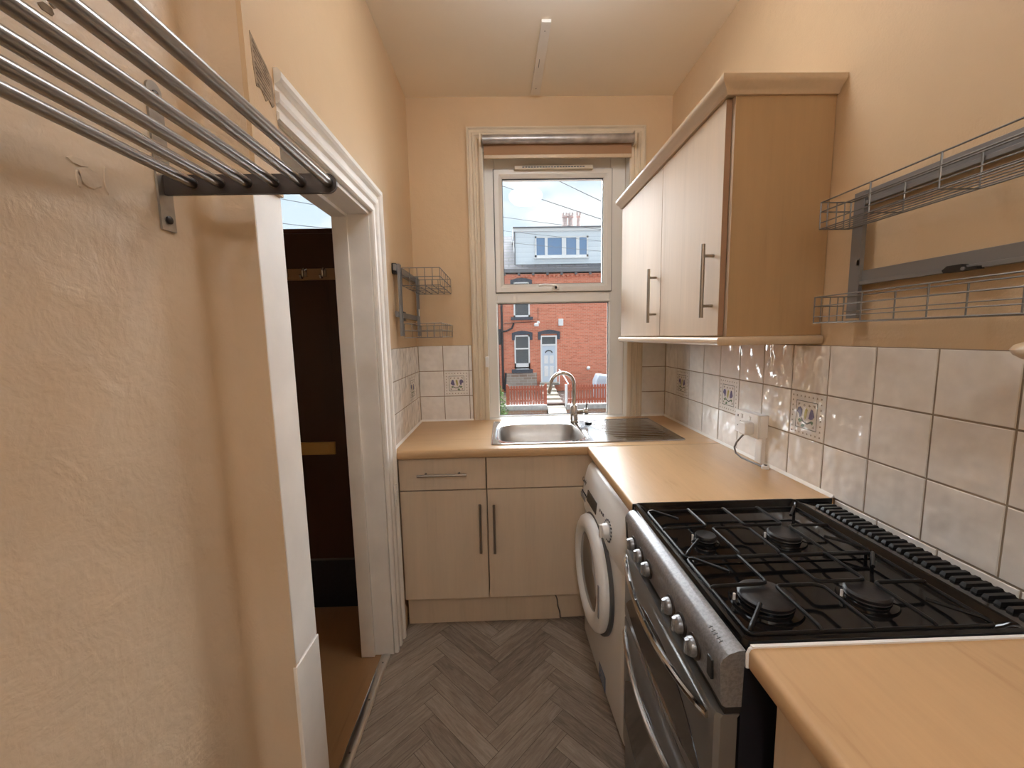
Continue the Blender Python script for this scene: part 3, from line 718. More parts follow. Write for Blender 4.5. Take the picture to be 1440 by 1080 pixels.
# hob tray
mb = MB(); R_ = lambda o_, z, r: [(x, y, z) for x, y in rrect(.378+o_, .966-o_*.2, CY0-.002+o_, CY1+.002-o_, r, 5)]
def hobloop(x0, x1, y0, y1, z, r): return [(x, y, z) for x, y in rrect(x0, x1, y0, y1, r, 5)]
mb.loops([hobloop(.377, .966, .586, 1.137, .862, .012), hobloop(.377, .966, .586, 1.137, .872, .012), hobloop(.378, .858, .587, 1.136, .888, .012), hobloop(.380, .855, .589, 1.134, .8945, .012), hobloop(.386, .853, .595, 1.128, .8955, .012),
          hobloop(.391, .850, .600, 1.123, .892, .016), hobloop(.395, .846, .604, 1.119, .884, .02), hobloop(.402, .838, .610, 1.113, .8745, .022), hobloop(.420, .825, .625, 1.098, .8725, .03)], True, True, True)
hob = mb.build('hob', M['enamel'], ck, angle=30)
mb = MB(); mb.box(.420, .830, .842, .862, .872, .8755); mb.build('hob_ridge', M['enamel'], hob, bevel=.0015)
# vent grille along the wall side
mb = MB(); pv = [(.846, .872), (.852, .887), (.884, .884), (.892, .882), (.962, .880), (.966, .876), (.966, .872)]
mb.prism(pv, 'y', CY0+.002, CY1)
vg = mb.build('vent_grille', M['enamel'], ck, angle=20)
for i in range(26):
    y = 1.098-i*.0186
    m2 = MB(); m2.loops([[(.896, y-.0068, .8805), (.896, y+.0048, .8805), (.902, y+.0048, .888), (.902, y-.004, .8885)], [(.956, y-.0068, .8795), (.956, y+.0048, .8795), (.952, y+.0048, .888), (.952, y-.004, .8885)]])
    m2.build('vent_fin', M['castiron'], vg, angle=20)
# burners
def burner(x, y, r):
    mb = MB().lathe([(r*1.35, 0), (r*1.30, .004), (r*1.02, .006), (r*.98, .012), (r*.9, .014)], (x, y, .8725), n=36); b = mb.build('burner', M['enamel'], ck, angle=40); MB().lathe([(r*1.0, .006), (r*1.0, .0115), (r*.97, .0118)], (x, y, .8725), n=36, cap0=False, cap1=False).build('burner_crown', M['burnring'], b, angle=40)
    MB().lathe([(r*1.02, .0120), (r*1.04, .0180), (r*.94, .0215), (r*.3, .0205), (0, .0205)], (x, y, .8725), n=36, cap0=True, cap1=False).build('burner_cap', M['burner'], b, angle=40)
    MB().lathe([(.0025, 0), (.0025, .017), (0, .018)], (x-r*1.2, y+.008, .8725), n=8, cap1=False).build('igniter', M['whitepl'], b)
burner(.492, .938, .024); burner(.690, .938, .036); burner(.492, .708, .047); burner(.690, .708, .036)
# pan supports: two wire grids
def trivet(y0, y1):
    c = (y0+y1)/2; x0, x1 = .395, .815; xa, xb, xc, xd = .508, .517, .607, .7035; xe = .712
    yu, yl = c+.010, c+.002; z = .900; r = .0036; mb = MB()
    def bend(pts):
        """round the corners of a wire"""
        P = [Vector(p) for p in pts]; out = [P[0]]
        for i in range(1, len(P)-1):
            a = (P[i-1]-P[i]); b = (P[i+1]-P[i]); d = min(.012, a.length*.45, b.length*.45)
            p0 = P[i]+a.normalized()*d; p2 = P[i]+b.normalized()*d
            for k in range(5):
                s_ = k/4; out.append((1-s_)**2*p0+2*s_*(1-s_)*P[i]+s_*s_*p2)
        out.append(P[-1]); return out
    mb.tube([(x, y, z-.006) for x, y in rrect(x0, x1, y0, y1, .012, 4)], r, 8, closed=True)
    for w_ in ([(xa, y1, z-.004), (xa, y1-.006, z), (xa, yu, z), (x0+.004, yu-.004, z), (x0, yu-.004, z-.004)],
               [(xc, y1, z-.004), (xc, y1-.006, z), (xc, yu+.004, z), (xc+.012, yu, z), (xd, yu, z), (xd, y1-.006, z), (xd, y1, z-.004)],
               [(xb, y0, z-.004), (xb, y0+.006, z), (xb, yl, z), (xc-.012, yl, z), (xc, yl-.008, z), (xc, y0+.006, z), (xc, y0, z-.004)],
               [(xe, y0, z-.004), (xe, y0+.006, z), (xe, yl, z), (x1-.004, yl, z), (x1, yl, z-.004)],
               [(x0+.004, y1-.004, z-.004), (x0+.010, y1-.010, z+.001), (.455, y1-.064, z+.001)], [(x0+.004, y0+.004, z-.004), (x0+.010, y0+.010, z+.001), (.455, y0+.064, z+.001)],
               [(x1-.004, y1-.004, z-.004), (x1-.010, y1-.010, z+.001), (.758, y1-.062, z+.001)], [(x1-.004, y0+.004, z-.004), (x1-.010, y0+.010, z+.001), (.758, y0+.062, z+.001)]):
        mb.tube(bend(w_), r, 8)
    for x, y in ((x0+.006, y0+.006), (x1-.006, y0+.006), (x0+.006, y1-.006), (x1-.006, y1-.006)): mb.tube([(x, y, .873), (x, y, z-.006)], r, 8)
    return mb.build('pan_support', M['castiron'], ck)
trivet(.836, 1.074); trivet(.604, .832)
# control panel
fp = [(.376, .782), (.350, .782), (.344, .786), (.341, .800), (.338, .856), (.342, .868), (.352, .876), (.366, .881), (.378, .883)]
cp_ = MB().prism(fp, 'y', CY0-.004, CY1).build('control_panel', M['silver'], ck, angle=35)
for y in (1.048, .987, .926, .788, .732, .674):
    k = MB().lathe([(.0225, 0), (.0225, -.003), (.021, -.004)], (.3395, y, .818), 'x', 28, cap0=False).build('knob', M['arm'], cp_)
    mb = MB().lathe([(.0175, -.003), (.0170, -.011), (.0150, -.0145), (.011, -.016), (0, -.0165)], (.3395, y, .818), 'x', 24, cap1=False)
    mb.loops([[(.326, y-.0045, .803), (.326, y+.0045, .803), (.326, y+.0045, .834), (.326, y-.0045, .834)], [(.3195, y-.003, .806), (.3195, y+.003, .806), (.3195, y+.003, .832), (.3195, y-.003, .832)]])
    mb.build('knob_grip', M['silver'], k, angle=40)
mb = B(.335, .341, .606, .622, .812, .848); mb.build('ignition_switch', M['black'], cp_, bevel=.0015)
B(.338, .3445, 1.112, 1.126, .800, .850).build('ignition_switch', M['black'], cp_, bevel=.0015)
mb = MB()
for i, (w_, h_) in enumerate(((.004, .007), (.006, .008), (.004, .008), (.006, .008), (.005, .007))):
    y = .648-i*.0085; mb.box(.3515, .3535, y-w_/2, y-w_/2+.0012, .8745, .8765); mb.loops([[(.3495, y-w_/2, .8752), (.3495, y-w_/2+.0016, .8752), (.3560, y-w_/2+.0016, .8784), (.3560, y-w_/2, .8784)], [(.3495, y-w_/2, .8747), (.3495, y-w_/2+.0016, .8747), (.3560, y-w_/2+.0016, .8776), (.3560, y-w_/2, .8776)]])
    mb.loops([[(.3525, y-w_/2, .8768), (.3525, y+w_/2, .8768), (.3540, y+w_/2, .8775), (.3540, y-w_/2, .8775)], [(.3525, y-w_/2, .876), (.3525, y+w_/2, .876), (.3540, y+w_/2, .8767), (.3540, y-w_/2, .8767)]])
mb.build('worn_lettering', M['greygap'], cp_)
# oven doors
def oven(z0, z1, gz0, gz1, hz):
    mb = MB(); yy0, yy1 = CY0+.002, CY1-.004
    sec = [(.374, yy0), (.346, yy0), (.338, yy0+.006), (.335, yy0+.020), (.333, (yy0+yy1)/2), (.335, yy1-.020), (.338, yy1-.006), (.346, yy1), (.374, yy1)]
    mb.loops([[(x+.003, y, z0) for x, y in sec], [(x, y, z0+.004) for x, y in sec], [(x, y, z1-.006) for x, y in sec], [(x+.004, y, z1) for x, y in sec]])
    d = mb.build('oven_door', M['ovendoor'], ck, angle=35)
    # window with a bowed top edge
    ya, yb_ = CY0+.035, CY1-.040; pts = []
    for i in range(25):
        s_ = i/24; y = ya+(yb_-ya)*s_; pts.append((y, gz1-.10*abs(2*s_-1)**2.6))
    for i in range(13):
        s_ = i/12; y = yb_+(ya-yb_)*s_; pts.append((y, gz0+.03*abs(2*s_-1)**3))
    def fx(y): return .3345-.0015*(1-abs(2*(y-CY0)/(CY1-CY0)-1))
    mb = MB(); mb.loops([[(fx(y)+.003, y, z) for y, z in pts], [(fx(y)-.0014, y, z) for y, z in pts]]); mb.build('oven_window', M['ovenglass'], d)
    pts = []
    for i in range(31):
        s_ = i/30; y = CY1-.030+(CY0+.022-(CY1-.030))*s_; q = math.sin(PI*s_)
        pts.append((.3355-.030*q**.7, y, hz-.004-.016*q))
    mb = MB(); mb.tube(pts, .0075, 10)
    mb.build('oven_handle', M['chrome'], d)
oven(.553, .762, .572, .705, .748); oven(.135, .545, .20, .452, .522)
B(.345, .375, CY0+.004, CY1-.006, .03, .128).build('bottom_panel', M['ovendoor'], ck, bevel=.003)
B(.352, .379, CY0+.003, CY1-.005, .763, .781).build('shadow_gap', M['black'], ck)
def lean(o):
    if o.type == 'MESH':
        for v in o.data.vertices:
            wx, wy = v.co.x+.66, v.co.y+.86
            if wx < .3765: v.co.x += .013*(wy-CY0)/(CY1-CY0); v.co.z -= .006*(wy-CY0)/(CY1-CY0) if v.co.z > .77 else 0
    for c in o.children: lean(c)
lean(ck)

# ================================================================== WALL CABINET
wc = thing('wall_cabinet', 'pale maple two door wall cabinet beside the window', 'cabinet', (.83, 1.76, 1.375))
CX = .690; KY0, KY1 = 1.238, 2.282; KZ0, KZ1 = 1.376, 2.068
mb = MB(); mb.box(CX, XR-.002, KY0, KY0+.018, KZ0, KZ1); mb.box(CX, XR-.002, KY1-.018, KY1, KZ0, KZ1); mb.box(CX, XR-.002, KY0+.018, KY1-.018, KZ0, KZ0+.018); mb.box(CX, XR-.002, KY0+.018, KY1-.018, KZ1-.018, KZ1); mb.box(XR-.02, XR-.002, KY0+.018, KY1-.018, KZ0+.018, KZ1-.018)
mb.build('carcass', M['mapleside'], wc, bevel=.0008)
B(CX-.0007, CX+.0, KY0, KY0+.018, KZ0, KZ1).build('edging', M['maple'], wc)
def wdoor(y0, y1, hy):
    d = MB(); d.box(CX-.022, CX-.004, y0, y1, KZ0+.003, KZ1-.004); d = d.build('door', M['maple'], wc, bevel=.0012)
    B(CX-.0215, CX-.0045, y0-.0006, y0+.0004, KZ0+.004, KZ1-.005).build('door_edging', M['dooredge'], d)
    bar_handle(d, (CX-.022, hy, 1.437), (CX-.022, hy, 1.665), (-1,0,0), .0062, .034)
wdoor(KY0+.012, 1.7155, KY0+.052); wdoor(1.7185, KY1-.002, 1.765)
# cornice and light pelmet: mitred mouldings round the front and the near end
corn = [(0, 0), (.008, 0), (.012, .006), (.016, .012), (.030, .022), (.036, .030), (.036, .040), (.030, .043), (0, .043)]
mb = MB(); mb.moulding([(XR-.002, KY0), (CX-.022, KY0), (CX-.022, KY1)], [(-o_, h) for o_, h in corn], lambda a, b, h: (a, b, KZ1-.002+h)); mb.box(CX-.022, XR-.002, KY0, KY1, KZ1, KZ1+.012)
# offset side: outward is to the left of the path reversed
mb = MB(); mb.moulding([(CX-.022, KY1), (CX-.022, KY0), (XR-.002, KY0)], [(-o_, h) for o_, h in corn], lambda a, b, h: (a, b, KZ1-.002+h)); mb.box(CX-.022, XR-.002, KY0, KY1, KZ1+.001, KZ1+.012)
mb.build('cornice', M['cornice'], wc, angle=40)
pel = [(-.03, 0), (-.03, -.026), (.006, -.026), (.011, -.023), (.014, -.016), (.014, -.009), (.011, -.003), (.006, 0)]
mb = MB(); mb.moulding([(CX-.022, KY1+.004), (CX-.022, KY0), (XR-.004, KY0)], [(-o_, h) for o_, h in pel], lambda a, b, h: (a, b, KZ0-.001+h))
mb.build('pelmet', M['cornice'], wc, angle=40)
# rounded shelf end at the right-hand edge of the view
mb = MB(); out = rrect(.800, 1.02, -.2, .648, .045, 6)
mb.loops([[(min(x, XR-.007), y, z) for x, y in rrect(.800+i_, 1.06, -.2, .648-i_, .05, 6)] for i_, z in ((.022, 1.334), (.010, 1.338), (.003, 1.345), (0, 1.353), (.003, 1.360), (.010, 1.365))])
o = mb.build('wooden_shelf', M['cornice'], origin=(.9, .4, 1.35), angle=50); tag(o, 'pale wooden shelf with a rounded end below the large wire rack', 'shelf')

# ================================================================== STEEL RAIL SHELF
rk = thing('rail_shelf', 'brushed steel wall shelf of six round rails over the viewer', 'shelf', (XA, .4, 1.67))
RZ = 1.672
def arm(y):
    mb = MB(); prof = [(XA+.004, RZ-.017), (-.311, RZ-.017)]+[(-.311+.017*math.sin(math.radians(a)), RZ-.017*math.cos(math.radians(a))) for a in range(15, 180, 15)]+[(-.311, RZ+.017), (XA+.004, RZ+.017)]
    mb.prism(prof, 'y', y-.003, y+.003); mb.build('support_arm', M['arm'], rk, angle=40)
    mb = MB(); prof = [(y-.016, 1.593), (y+.016, 1.593), (y+.016, 1.830)]+[(y+.016*math.cos(math.radians(a)), 1.830+.016*math.sin(math.radians(a))) for a in range(15, 180, 15)]+[(y-.016, 1.830)]
    mb.prism(prof, 'x', XA-.001, XA+.004); p = mb.build('wall_plate', M['plate'], rk, angle=40)
    for z in (1.612, 1.824): MB().lathe([(.007, 0), (.007, .003), (.004, .005), (0, .005)], (XA+.004, y, z), 'x', 14, cap1=False).build('screw', M['arm'], p)
arm(.777); arm(-.06)
for i in range(6):
    x = -.549+i*.048
    mb = MB(); mb.tube([(x, -.09, RZ+.002), (x, .774, RZ+.002)], .0088, 18); mb.build('rail', M['rod'], rk)

# ================================================================== WIRE RACKS
def large_rack():
    t = thing('wire_rack', 'large grey wall rack with two long wire baskets beside the wall cabinet', 'rack', (XR, .85, 1.4))
    ya, yb_ = .40, 1.105
    for y in (1.102, .43):
        mb = MB(); mb.box(.958, .963, y-.016, y+.016, 1.421, 1.752); mb.box(.963, .969, y-.016, y-.011, 1.421, 1.752); mb.box(.963, .969, y+.011, y+.016, 1.421, 1.752); mb.build('upright', M['alu'], t)
    for z0, z1 in ((1.716, 1.754), (1.508, 1.546)):
        mb = MB(); mb.box(.966, .972, .40, 1.088, z0, z1); mb.box(.972, XR-.001, .40, 1.088, z1-.004, z1); mb.box(.960, .966, .40, 1.088, z0, z0+.010); mb.build('crossbar', M['alu'], t, bevel=.001)
    for z0, z1 in ((1.664, 1.734), (1.411, 1.481)):
        mb = MB(); w = .0018; xf, xb = .874, .957; y0, y1 = .42, 1.127
        for z in (z1, (z0+z1)/2+.010): mb.tube([(xb, y0, z), (xf, y0, z), (xf, y1, z), (xb, y1, z)], w, 6)
        mb.tube([(xb, y0, z0), (xf, y0, z0), (xf, y1, z0), (xb, y1, z0)], w, 6)
        for z in (z0+.016,): mb.tube([(xf, y0, z), (xf, y1, z)], w*.8, 6)
        for x in (.890, .908, .926, .944): mb.tube([(x, y0, z0), (x, y1, z0)], w*.8, 6)
        mb.tube([(xb, y0, z0+.03), (xb, y1, z0+.03)], w*.8, 6); mb.tube([(xb, y0, z0), (xb, y1, z0)], w, 6); mb.tube([(xb, y0, z1), (xb, y1, z1)], w, 6)
        for y in (y1, .978, .823, .668, .513, y0): mb.tube([(xf, y, z1), (xf, y, z0), (xb, y, z0), (xb, y, z1)], w*1.15, 6)
        for x in (.893, .918, .940): mb.tube([(x, y1, z1), (x, y1, z0)], w*.8, 6)
        mb.build('basket', M['wire'], t)
    mb = MB(); mb.prism([(.806, 1.506), (.868, 1.506), (.872, 1.512), (.862, 1.520), (.835, 1.520), (.832, 1.512), (.806, 1.512)], 'x', .950, .966); c = mb.build('fixing_clip', M['black'], t)
    MB().lathe([(.004, 0), (.004, -.002), (0, -.002)], (.950, .83, 1.510), 'x', 10, cap1=False).build('screw', M['alu'], c)
    B(.958, .9695, 1.088, 1.096, 1.560, 1.575).build('label_clip', M['cream'], t)
large_rack()
def small_rack():
    t = thing('wire_rack', 'small corner wall rack with two square wire baskets left of the window', 'rack', (XL, 2.2, 1.4))
    for y in (1.972, 2.375):
        mb = MB(); mb.box(XL+.022, XL+.028, y-.014, y+.014, 1.402, 1.740); mb.box(XL+.028, XL+.034, y-.014, y-.010, 1.402, 1.740); mb.box(XL+.028, XL+.034, y+.010, y+.014, 1.402, 1.740); mb.build('upright', M['alu'], t)
    for z0, z1 in ((1.705, 1.735), (1.492, 1.518)):
        mb = B(XL+.010, XL+.021, 1.93, 2.40, z0, z1); mb.build('crossbar', M['alu'], t, bevel=.001)
        B(XL+.001, XL+.020, 1.945 if z0 > 1.6 else 2.06, 1.975 if z0 > 1.6 else 2.10, z0-.012, z1+.006).build('fixing_clip', M['black'], t, bevel=.001)
    for z0, z1, top in ((1.642, 1.724, 1), (1.394, 1.462, 0)):
        mb = MB(); w = .0022; x0, x1 = XL+.036, -.293; y0, y1 = 1.985, 2.392
        for z in (z1, (z0+z1)/2, z0): mb.tube([(x0, y0, z), (x1, y0, z), (x1, y1, z), (x0, y1, z)], w, 6, closed=True)
        for i in range(6):
            x = x0+(x1-x0)*i/5; mb.tube([(x, y1, z1), (x, y1, z0), (x, y0, z0), (x, y0, z1)], w*.85, 6)
        for i in range(7):
            y = y0+(y1-y0)*i/6; mb.tube([(x1, y, z1), (x1, y, z0), (x0, y, z0)], w*.85, 6)
        mb.build('basket', M['wire'], t)
    B(XL+.034, XL+.037, 2.352, 2.366, 1.515, 1.555).build('label_tag', M['whitepl'], t)
small_rack()

# ================================================================== SOCKET, PLUG, TRUNKING
sc = thing('double_socket', 'white double wall socket with one plug above the worktop', 'socket', (XR-.006, 1.52, 1.04))
B(.950, XR-.006, 1.452, 1.597, .992, 1.078).build('back_box', M['whitepl'], sc, bevel=.002)
B(.941, .950, 1.450, 1.599, .990, 1.080).build('face_plate', M['whitepl'], sc, bevel=.003)
mb = MB()
for y in (1.573, 1.545): pass
mb.box(.9402, .9412, 1.558, 1.562, 1.030, 1.040); mb.box(.9402, .9412, 1.575, 1.580, 1.017, 1.021); mb.box(.9402, .9412, 1.541, 1.546, 1.017, 1.021)
mb.box(.9402, .9412, 1.575, 1.580, 1.053, 1.062)
mb.build('pin_hole', M['ink'], sc)
for y in (1.553, 1.500): B(.9375, .942, y-.006, y+.006, 1.052, 1.068).build('rocker_switch', M['whitepl'], sc, bevel=.0015)
pg = thing('electric_plug', 'white three pin plug with grey flex in the wall socket', 'plug', (.94, 1.49, 1.02))
mb = MB(); mb.prism(rrect(1.468, 1.518, 1.000, 1.050, .014, 5), 'x', .906, .9405); mb.build('plug_body', M['whitepl'], pg, bevel=.005)
mb = MB(); mb.tube([(.922, 1.500, 1.000), (.920, 1.515, .985), (.920, 1.545, .955), (.922, 1.562, .930), (.925, 1.555, .908), (.930, 1.525, .898), (.936, 1.480, .897), (.940, 1.445, .897), (.945, 1.420, .8955)], .0035, 10)
mb.build('flex', M['wire'], pg)
mb = MB().lathe([(.013, 0), (.013, .010), (.010, .014), (.004, .015), (0, .015)], (.952, 1.412, WT+.0002), n=20, cap1=False)
o = mb.build('cable_grommet', M['whitepl'], origin=(.952, 1.412, WT)); tag(o, 'small white cable grommet on the worktop below the socket', 'grommet')
MB().lathe([(.006, .0125), (.006, .0155), (0, .0157)], (.950, 1.408, WT), n=14, cap1=False).build('grommet_hole', M['black'], o)
mb = MB(); mb.box(.968, XR-.0065, 1.462, 1.502, WT+.001, .991); mb.box(.9665, .968, 1.464, 1.500, WT+.001, .990)
o = mb.build('cable_trunking', M['whitepl'], origin=(.978, 1.482, WT), bevel=.0012); tag(o, 'upright white cable trunking from worktop to double socket', 'trunking')

# ================================================================== MARKS ON THE WALLS
mb = MB(); 
edge_pts = [(.909, 2.018), (.935, 2.001), (.962, 1.985), (.981, 1.968), (.985, 1.915), (.975, 1.905), (.962, 1.915), (.950, 1.905), (.935, 1.923), (.918, 1.918), (.912, 1.955)]
mb.prism(edge_pts, 'x', XL+.0095, XL+.0112); o = mb.build('paper_scrap', M['paper'], origin=(XL, .95, 1.96)); tag(o, 'torn brown paper scrap stuck beside the top of the doorway', 'paper')
mb = MB()
for i in range(9):
    mb.prism([(.914+.001*i, 2.006-.010*i), (.970, 1.972-.0075*i), (.970, 1.9705-.0075*i), (.914+.001*i, 2.0035-.010*i)], 'x', XL+.0113, XL+.0118)
mb.build('faded_print', M['walldark'], o)
def smear(name, label, y, z, sy, sz, n, seed, m):
    rnd = random.Random(seed); mb = MB()
    for i in range(n):
        cy, cz = y+rnd.uniform(-sy, sy), z+rnd.uniform(-sz, sz); r_ = rnd.uniform(.003, .010)
        pts = [(cy+r_*rnd.uniform(.5, 1.2)*math.cos(2*PI*k/8), cz+r_*rnd.uniform(.4, 1.)*math.sin(2*PI*k/8)) for k in range(8)]
        mb.loops([[(XA-.0004, a, b) for a, b in pts], [(XA+.0010, y_*0+a, b) for y_, (a, b) in enumerate(pts)]])
    o = mb.build(name, m, origin=(XA, y, z)); tag(o, label, 'wall mark'); return o
smear('plaster_chip', 'dark chipped plaster patch on the wall above the steel rails', .585, 1.915, .022, .020, 9, 3, M['walldark'])
smear('plaster_chip', 'dark chipped plaster marks on the wall seen between the rails', .577, 1.845, .055, .013, 10, 5, M['walldark'])
rnd = random.Random(9); mb = MB()
for (y, z, a, b) in ((.642, 1.635, .020, .016), (.628, 1.652, .016, .006), (.668, 1.640, .004, .022), (.625, 1.628, .004, .014)):
    pts = [(y+a*math.cos(2*PI*k/14)*rnd.uniform(.85, 1.1), z+b*math.sin(2*PI*k/14)*rnd.uniform(.85, 1.1)) for k in range(14)]
    c = (y, z)
    mb.loops([[(XA-.0004, p[0], p[1]) for p in pts], [(XA+.0016, c[0]+(p[0]-c[0])*.85, c[1]+(p[1]-c[1])*.85) for p in pts]])
o = mb.build('filler_patch', M['litwall'], origin=(XA, .64, 1.64), angle=20); tag(o, 'raised painted over filler patch below the steel rails', 'wall mark')

# ================================================================== OUTSIDE
struct(B(-40, 40, 2.75, 60, -2.1, -1.95).build('ground', M['asphalt']), 'street in front of the houses')
struct(B(-14, 14, 16.2, 20.0, -1.95, -1.36).build('ground', M['soil']), 'raised front garden')
h = thing('terraced_house', 'red brick terraced house with white dormer across the street', 'house', (2, 20, -1.3))
HX0, HX1 = -14., 12.
B(HX0, HX1, 20.0, 28.0, -1.36, 4.30).build('wall', M['redbrick'], h)
mb = B(HX0, HX1, 19.92, 20.05, 4.30, 4.36); 
for i in range(120): mb.box(HX0+i*.22, HX0+i*.22+.11, 19.90, 20.0, 4.20, 4.30)
mb.build('dentil_course', M['redbrick'], h)
mb = MB(); mb.box(HX0, HX1, 19.78, 20.0, 4.42, 4.60)
for i in range(38): mb.box(HX0+.3+i*.69, HX0+.42+i*.69, 19.86, 20.0, 4.30, 4.44)
mb.build('gutter', M['gutter'], h)
mb = MB(); mb.prism([(19.80, 4.58), (24.0, 7.1), (28.2, 4.58)], 'x', HX0, HX1); mb.build('roof', M['slate'], h)
mb = MB(); mb.box(.70, 9.0, 20.3, 24.0, 4.62, 6.52); mb.build('dormer', M['clad'], h)
mb = MB(); mb.box(.60, 9.1, 20.15, 24.0, 6.56, 6.62); mb.build('dormer_roof', M['gutter'], h); B(.62, 9.1, 20.2, 24.0, 6.42, 6.56).build('dormer_fascia', M['extwhite'], h)
B(.66, .72, 20.27, 20.31, 4.62, 6.42).build('dormer_corner', M['gutter'], h)
def ext_window(x0, x1, z0, z1, y, bars=(), gl='extglass', name='window', fr=.07):
    f = MB(); f.box(x0, x0+fr, y-.06, y+.02, z0, z1); f.box(x1-fr, x1, y-.06, y+.02, z0, z1); f.box(x0, x1, y-.06, y+.02, z0, z0+fr*1.6); f.box(x0, x1, y-.06, y+.02, z1-fr, z1)
    for b in bars:
        if b[0] == 'v': f.box(b[1]-fr*b[2], b[1]+fr*b[2], y-.055, y+.02, z0, z1)
        else: f.box(x0, x1, y-.055, y+.02, b[1]-fr*.5, b[1]+fr*.5)
    f = f.build(name, M['extwhite'], h); B(x0, x1, y-.02, y, z0, z1).build('window_pane', M[gl], f); return f
yd = 20.3
k = (yd)/20.8
def dz(z): return 1.39+(z-1.39)*k
ext_window(1.72*k, 4.38*k, dz(5.28), dz(6.30), yd, [('v', 2.28*k, 1.0), ('v', 3.17*k, 1.5), ('v', 3.86*k, 1.1)], 'skyglass')
B(1.66*k, 4.42*k, yd-.12, yd, dz(5.22), dz(5.28)).build('window_sill', M['extwhite'], h)
def lintel(x0, x1, z0, z1):
    c = (x0+x1)/2; w = (x1-x0)/2; pts = [(x0, z0), (x0+.13, z0), (x0+.15, z1-.20), (x1-.15, z1-.20), (x1-.13, z0), (x1, z0), (x1, z1-.10), (c+w*.4, z1-.02), (c, z1), (c-w*.4, z1-.02), (x0, z1-.10)]
    MB().prism(pts, 'y', 19.93, 20.02).build('lintel', M['lintel'], h)
lintel(.43, 1.48, 3.62, 4.19); ext_window(.57, 1.36, 2.30, 4.0, 20.0, [('h', 3.2)]); B(.43, 1.50, 19.86, 20.0, 2.18, 2.32).build('window_sill', M['lintel'], h)
lintel(.46, 1.47, 1.20, 1.66); ext_window(.57, 1.33, -.24, 1.44, 20.0, [('h', .78)]); B(.57, 1.33, 19.94, 20.0, -.20, .06).build('window_board', M['extwhite'], h); B(.42, 1.46, 19.84, 20.0, -.42, -.24).build('window_sill', M['lintel'], h)
lintel(1.74, 2.82, 1.20, 1.68)
mb = MB(); mb.box(1.86, 1.93, 19.93, 20.02, -.90, 1.40); mb.box(2.60, 2.67, 19.93, 20.02, -.90, 1.40); mb.box(1.93, 2.60, 19.93, 20.02, 1.33, 1.40); mb.box(1.93, 2.60, 19.93, 20.02, .90, .98); f = mb.build('door_frame', M['extwhite'], h)
B(1.93, 2.60, 19.97, 20.0, .98, 1.33).build('fanlight', M['extglass'], f)
fdo = B(1.93, 2.60, 19.955, 20.0, -.90, .90).build('front_door', M['extdoor'], h)
for x0, x1, z0, z1 in ((2.03, 2.22, -.62, -.10), (2.31, 2.50, -.62, -.10), (2.03, 2.22, .02, .42), (2.31, 2.50, .02, .42)):
    mb = B(x0, x1, 19.945, 19.955, z0, z1); mb.build('door_panel', M['extwhite'], fdo, bevel=.01)
mb = MB(); mb.tube([(2.265+.17*math.cos(math.radians(a)), 19.95, .52+.15*math.sin(math.radians(a))) for a in range(10, 171, 16)], .03, 6); mb.build('door_arch_light', M['extglass'], fdo)
B(1.80, 2.75, 19.6, 20.0, -1.02, -.90).build('door_step', M['pale'], h)
mb = B(.10, 1.66, 19.88, 20.0, -1.36, -.42); mb.build('stone_base', M['stonebrick'], h)
B(2.74, 2.98, 19.84, 20.0, 1.86, 2.20).build('alarm_box', M['extwhite'], h, bevel=.03)
mb = MB(); mb.tube([(-.02, 19.9, 4.4), (-.02, 19.9, -1.2)], .055, 8); mb.tube([(-.15, 19.88, 1.75), (-.15, 19.88, 1.0)], .075, 8); mb.tube([(-.12, 19.88, 1.62), (.2, 19.88, 1.66), (.46, 19.9, 1.78), (.56, 19.95, 2.02)], .045, 8); mb.tube([(.12, 19.88, -.4), (.06, 19.88, -1.3)], .05, 8); mb.tube([(.1, 19.95, 2.03), (1.75, 19.95, 2.09), (1.76, 19.95, 2.75)], .014, 6)
mb.build('drainpipe', M['pipe'], h)
mb = MB(); mb.lathe([(0, 0), (.11, .0), (.12, .10), (.07, .16), (0, .17)], (1.66, 19.86, 1.86), n=12, cap0=False, cap1=False); mb.lathe([(0, 0), (.07, 0), (.07, .1), (0, .12)], (1.76, 19.9, 2.0), n=10, cap0=False, cap1=False); mb.build('wall_lamp', M['extwhite'], h)
mb = MB(); mb.lathe([(0, -.1), (.08, -.06), (.1, 0), (.08, .06), (0, .1)], (4.22, 19.9, -.25), n=10, cap0=False, cap1=False); mb.build('wall_lamp', M['extwhite'], h)
ch = B(3.3, 5.3, 23.5, 24.6, 5.8, 7.36).build('chimney_stack', M['redbrick'], h)
for x, s_, kk in ((3.70, 1., 1), (4.05, 1., 1), (4.50, .82, 0)):
    r_ = .15*s_; mb = MB().lathe([(r_*1.35, 0), (r_*1.35, .24), (r_*1.02, .30), (r_*.92, .70), (r_*1.2, .74), (r_*1.2, .82), (r_*.9, .84)], (x, 24.0, 7.36), n=14)
    for i in range(6):
        a = 2*PI*i/6; mb.box(x+r_*.9*math.cos(a)-.025, x+r_*.9*math.cos(a)+.025, 24+r_*.9*math.sin(a)-.025, 24+r_*.9*math.sin(a)+.025, 8.2, 8.34 if kk else 8.40)
    mb.build('chimney_pot', M['pot'], ch, angle=40)
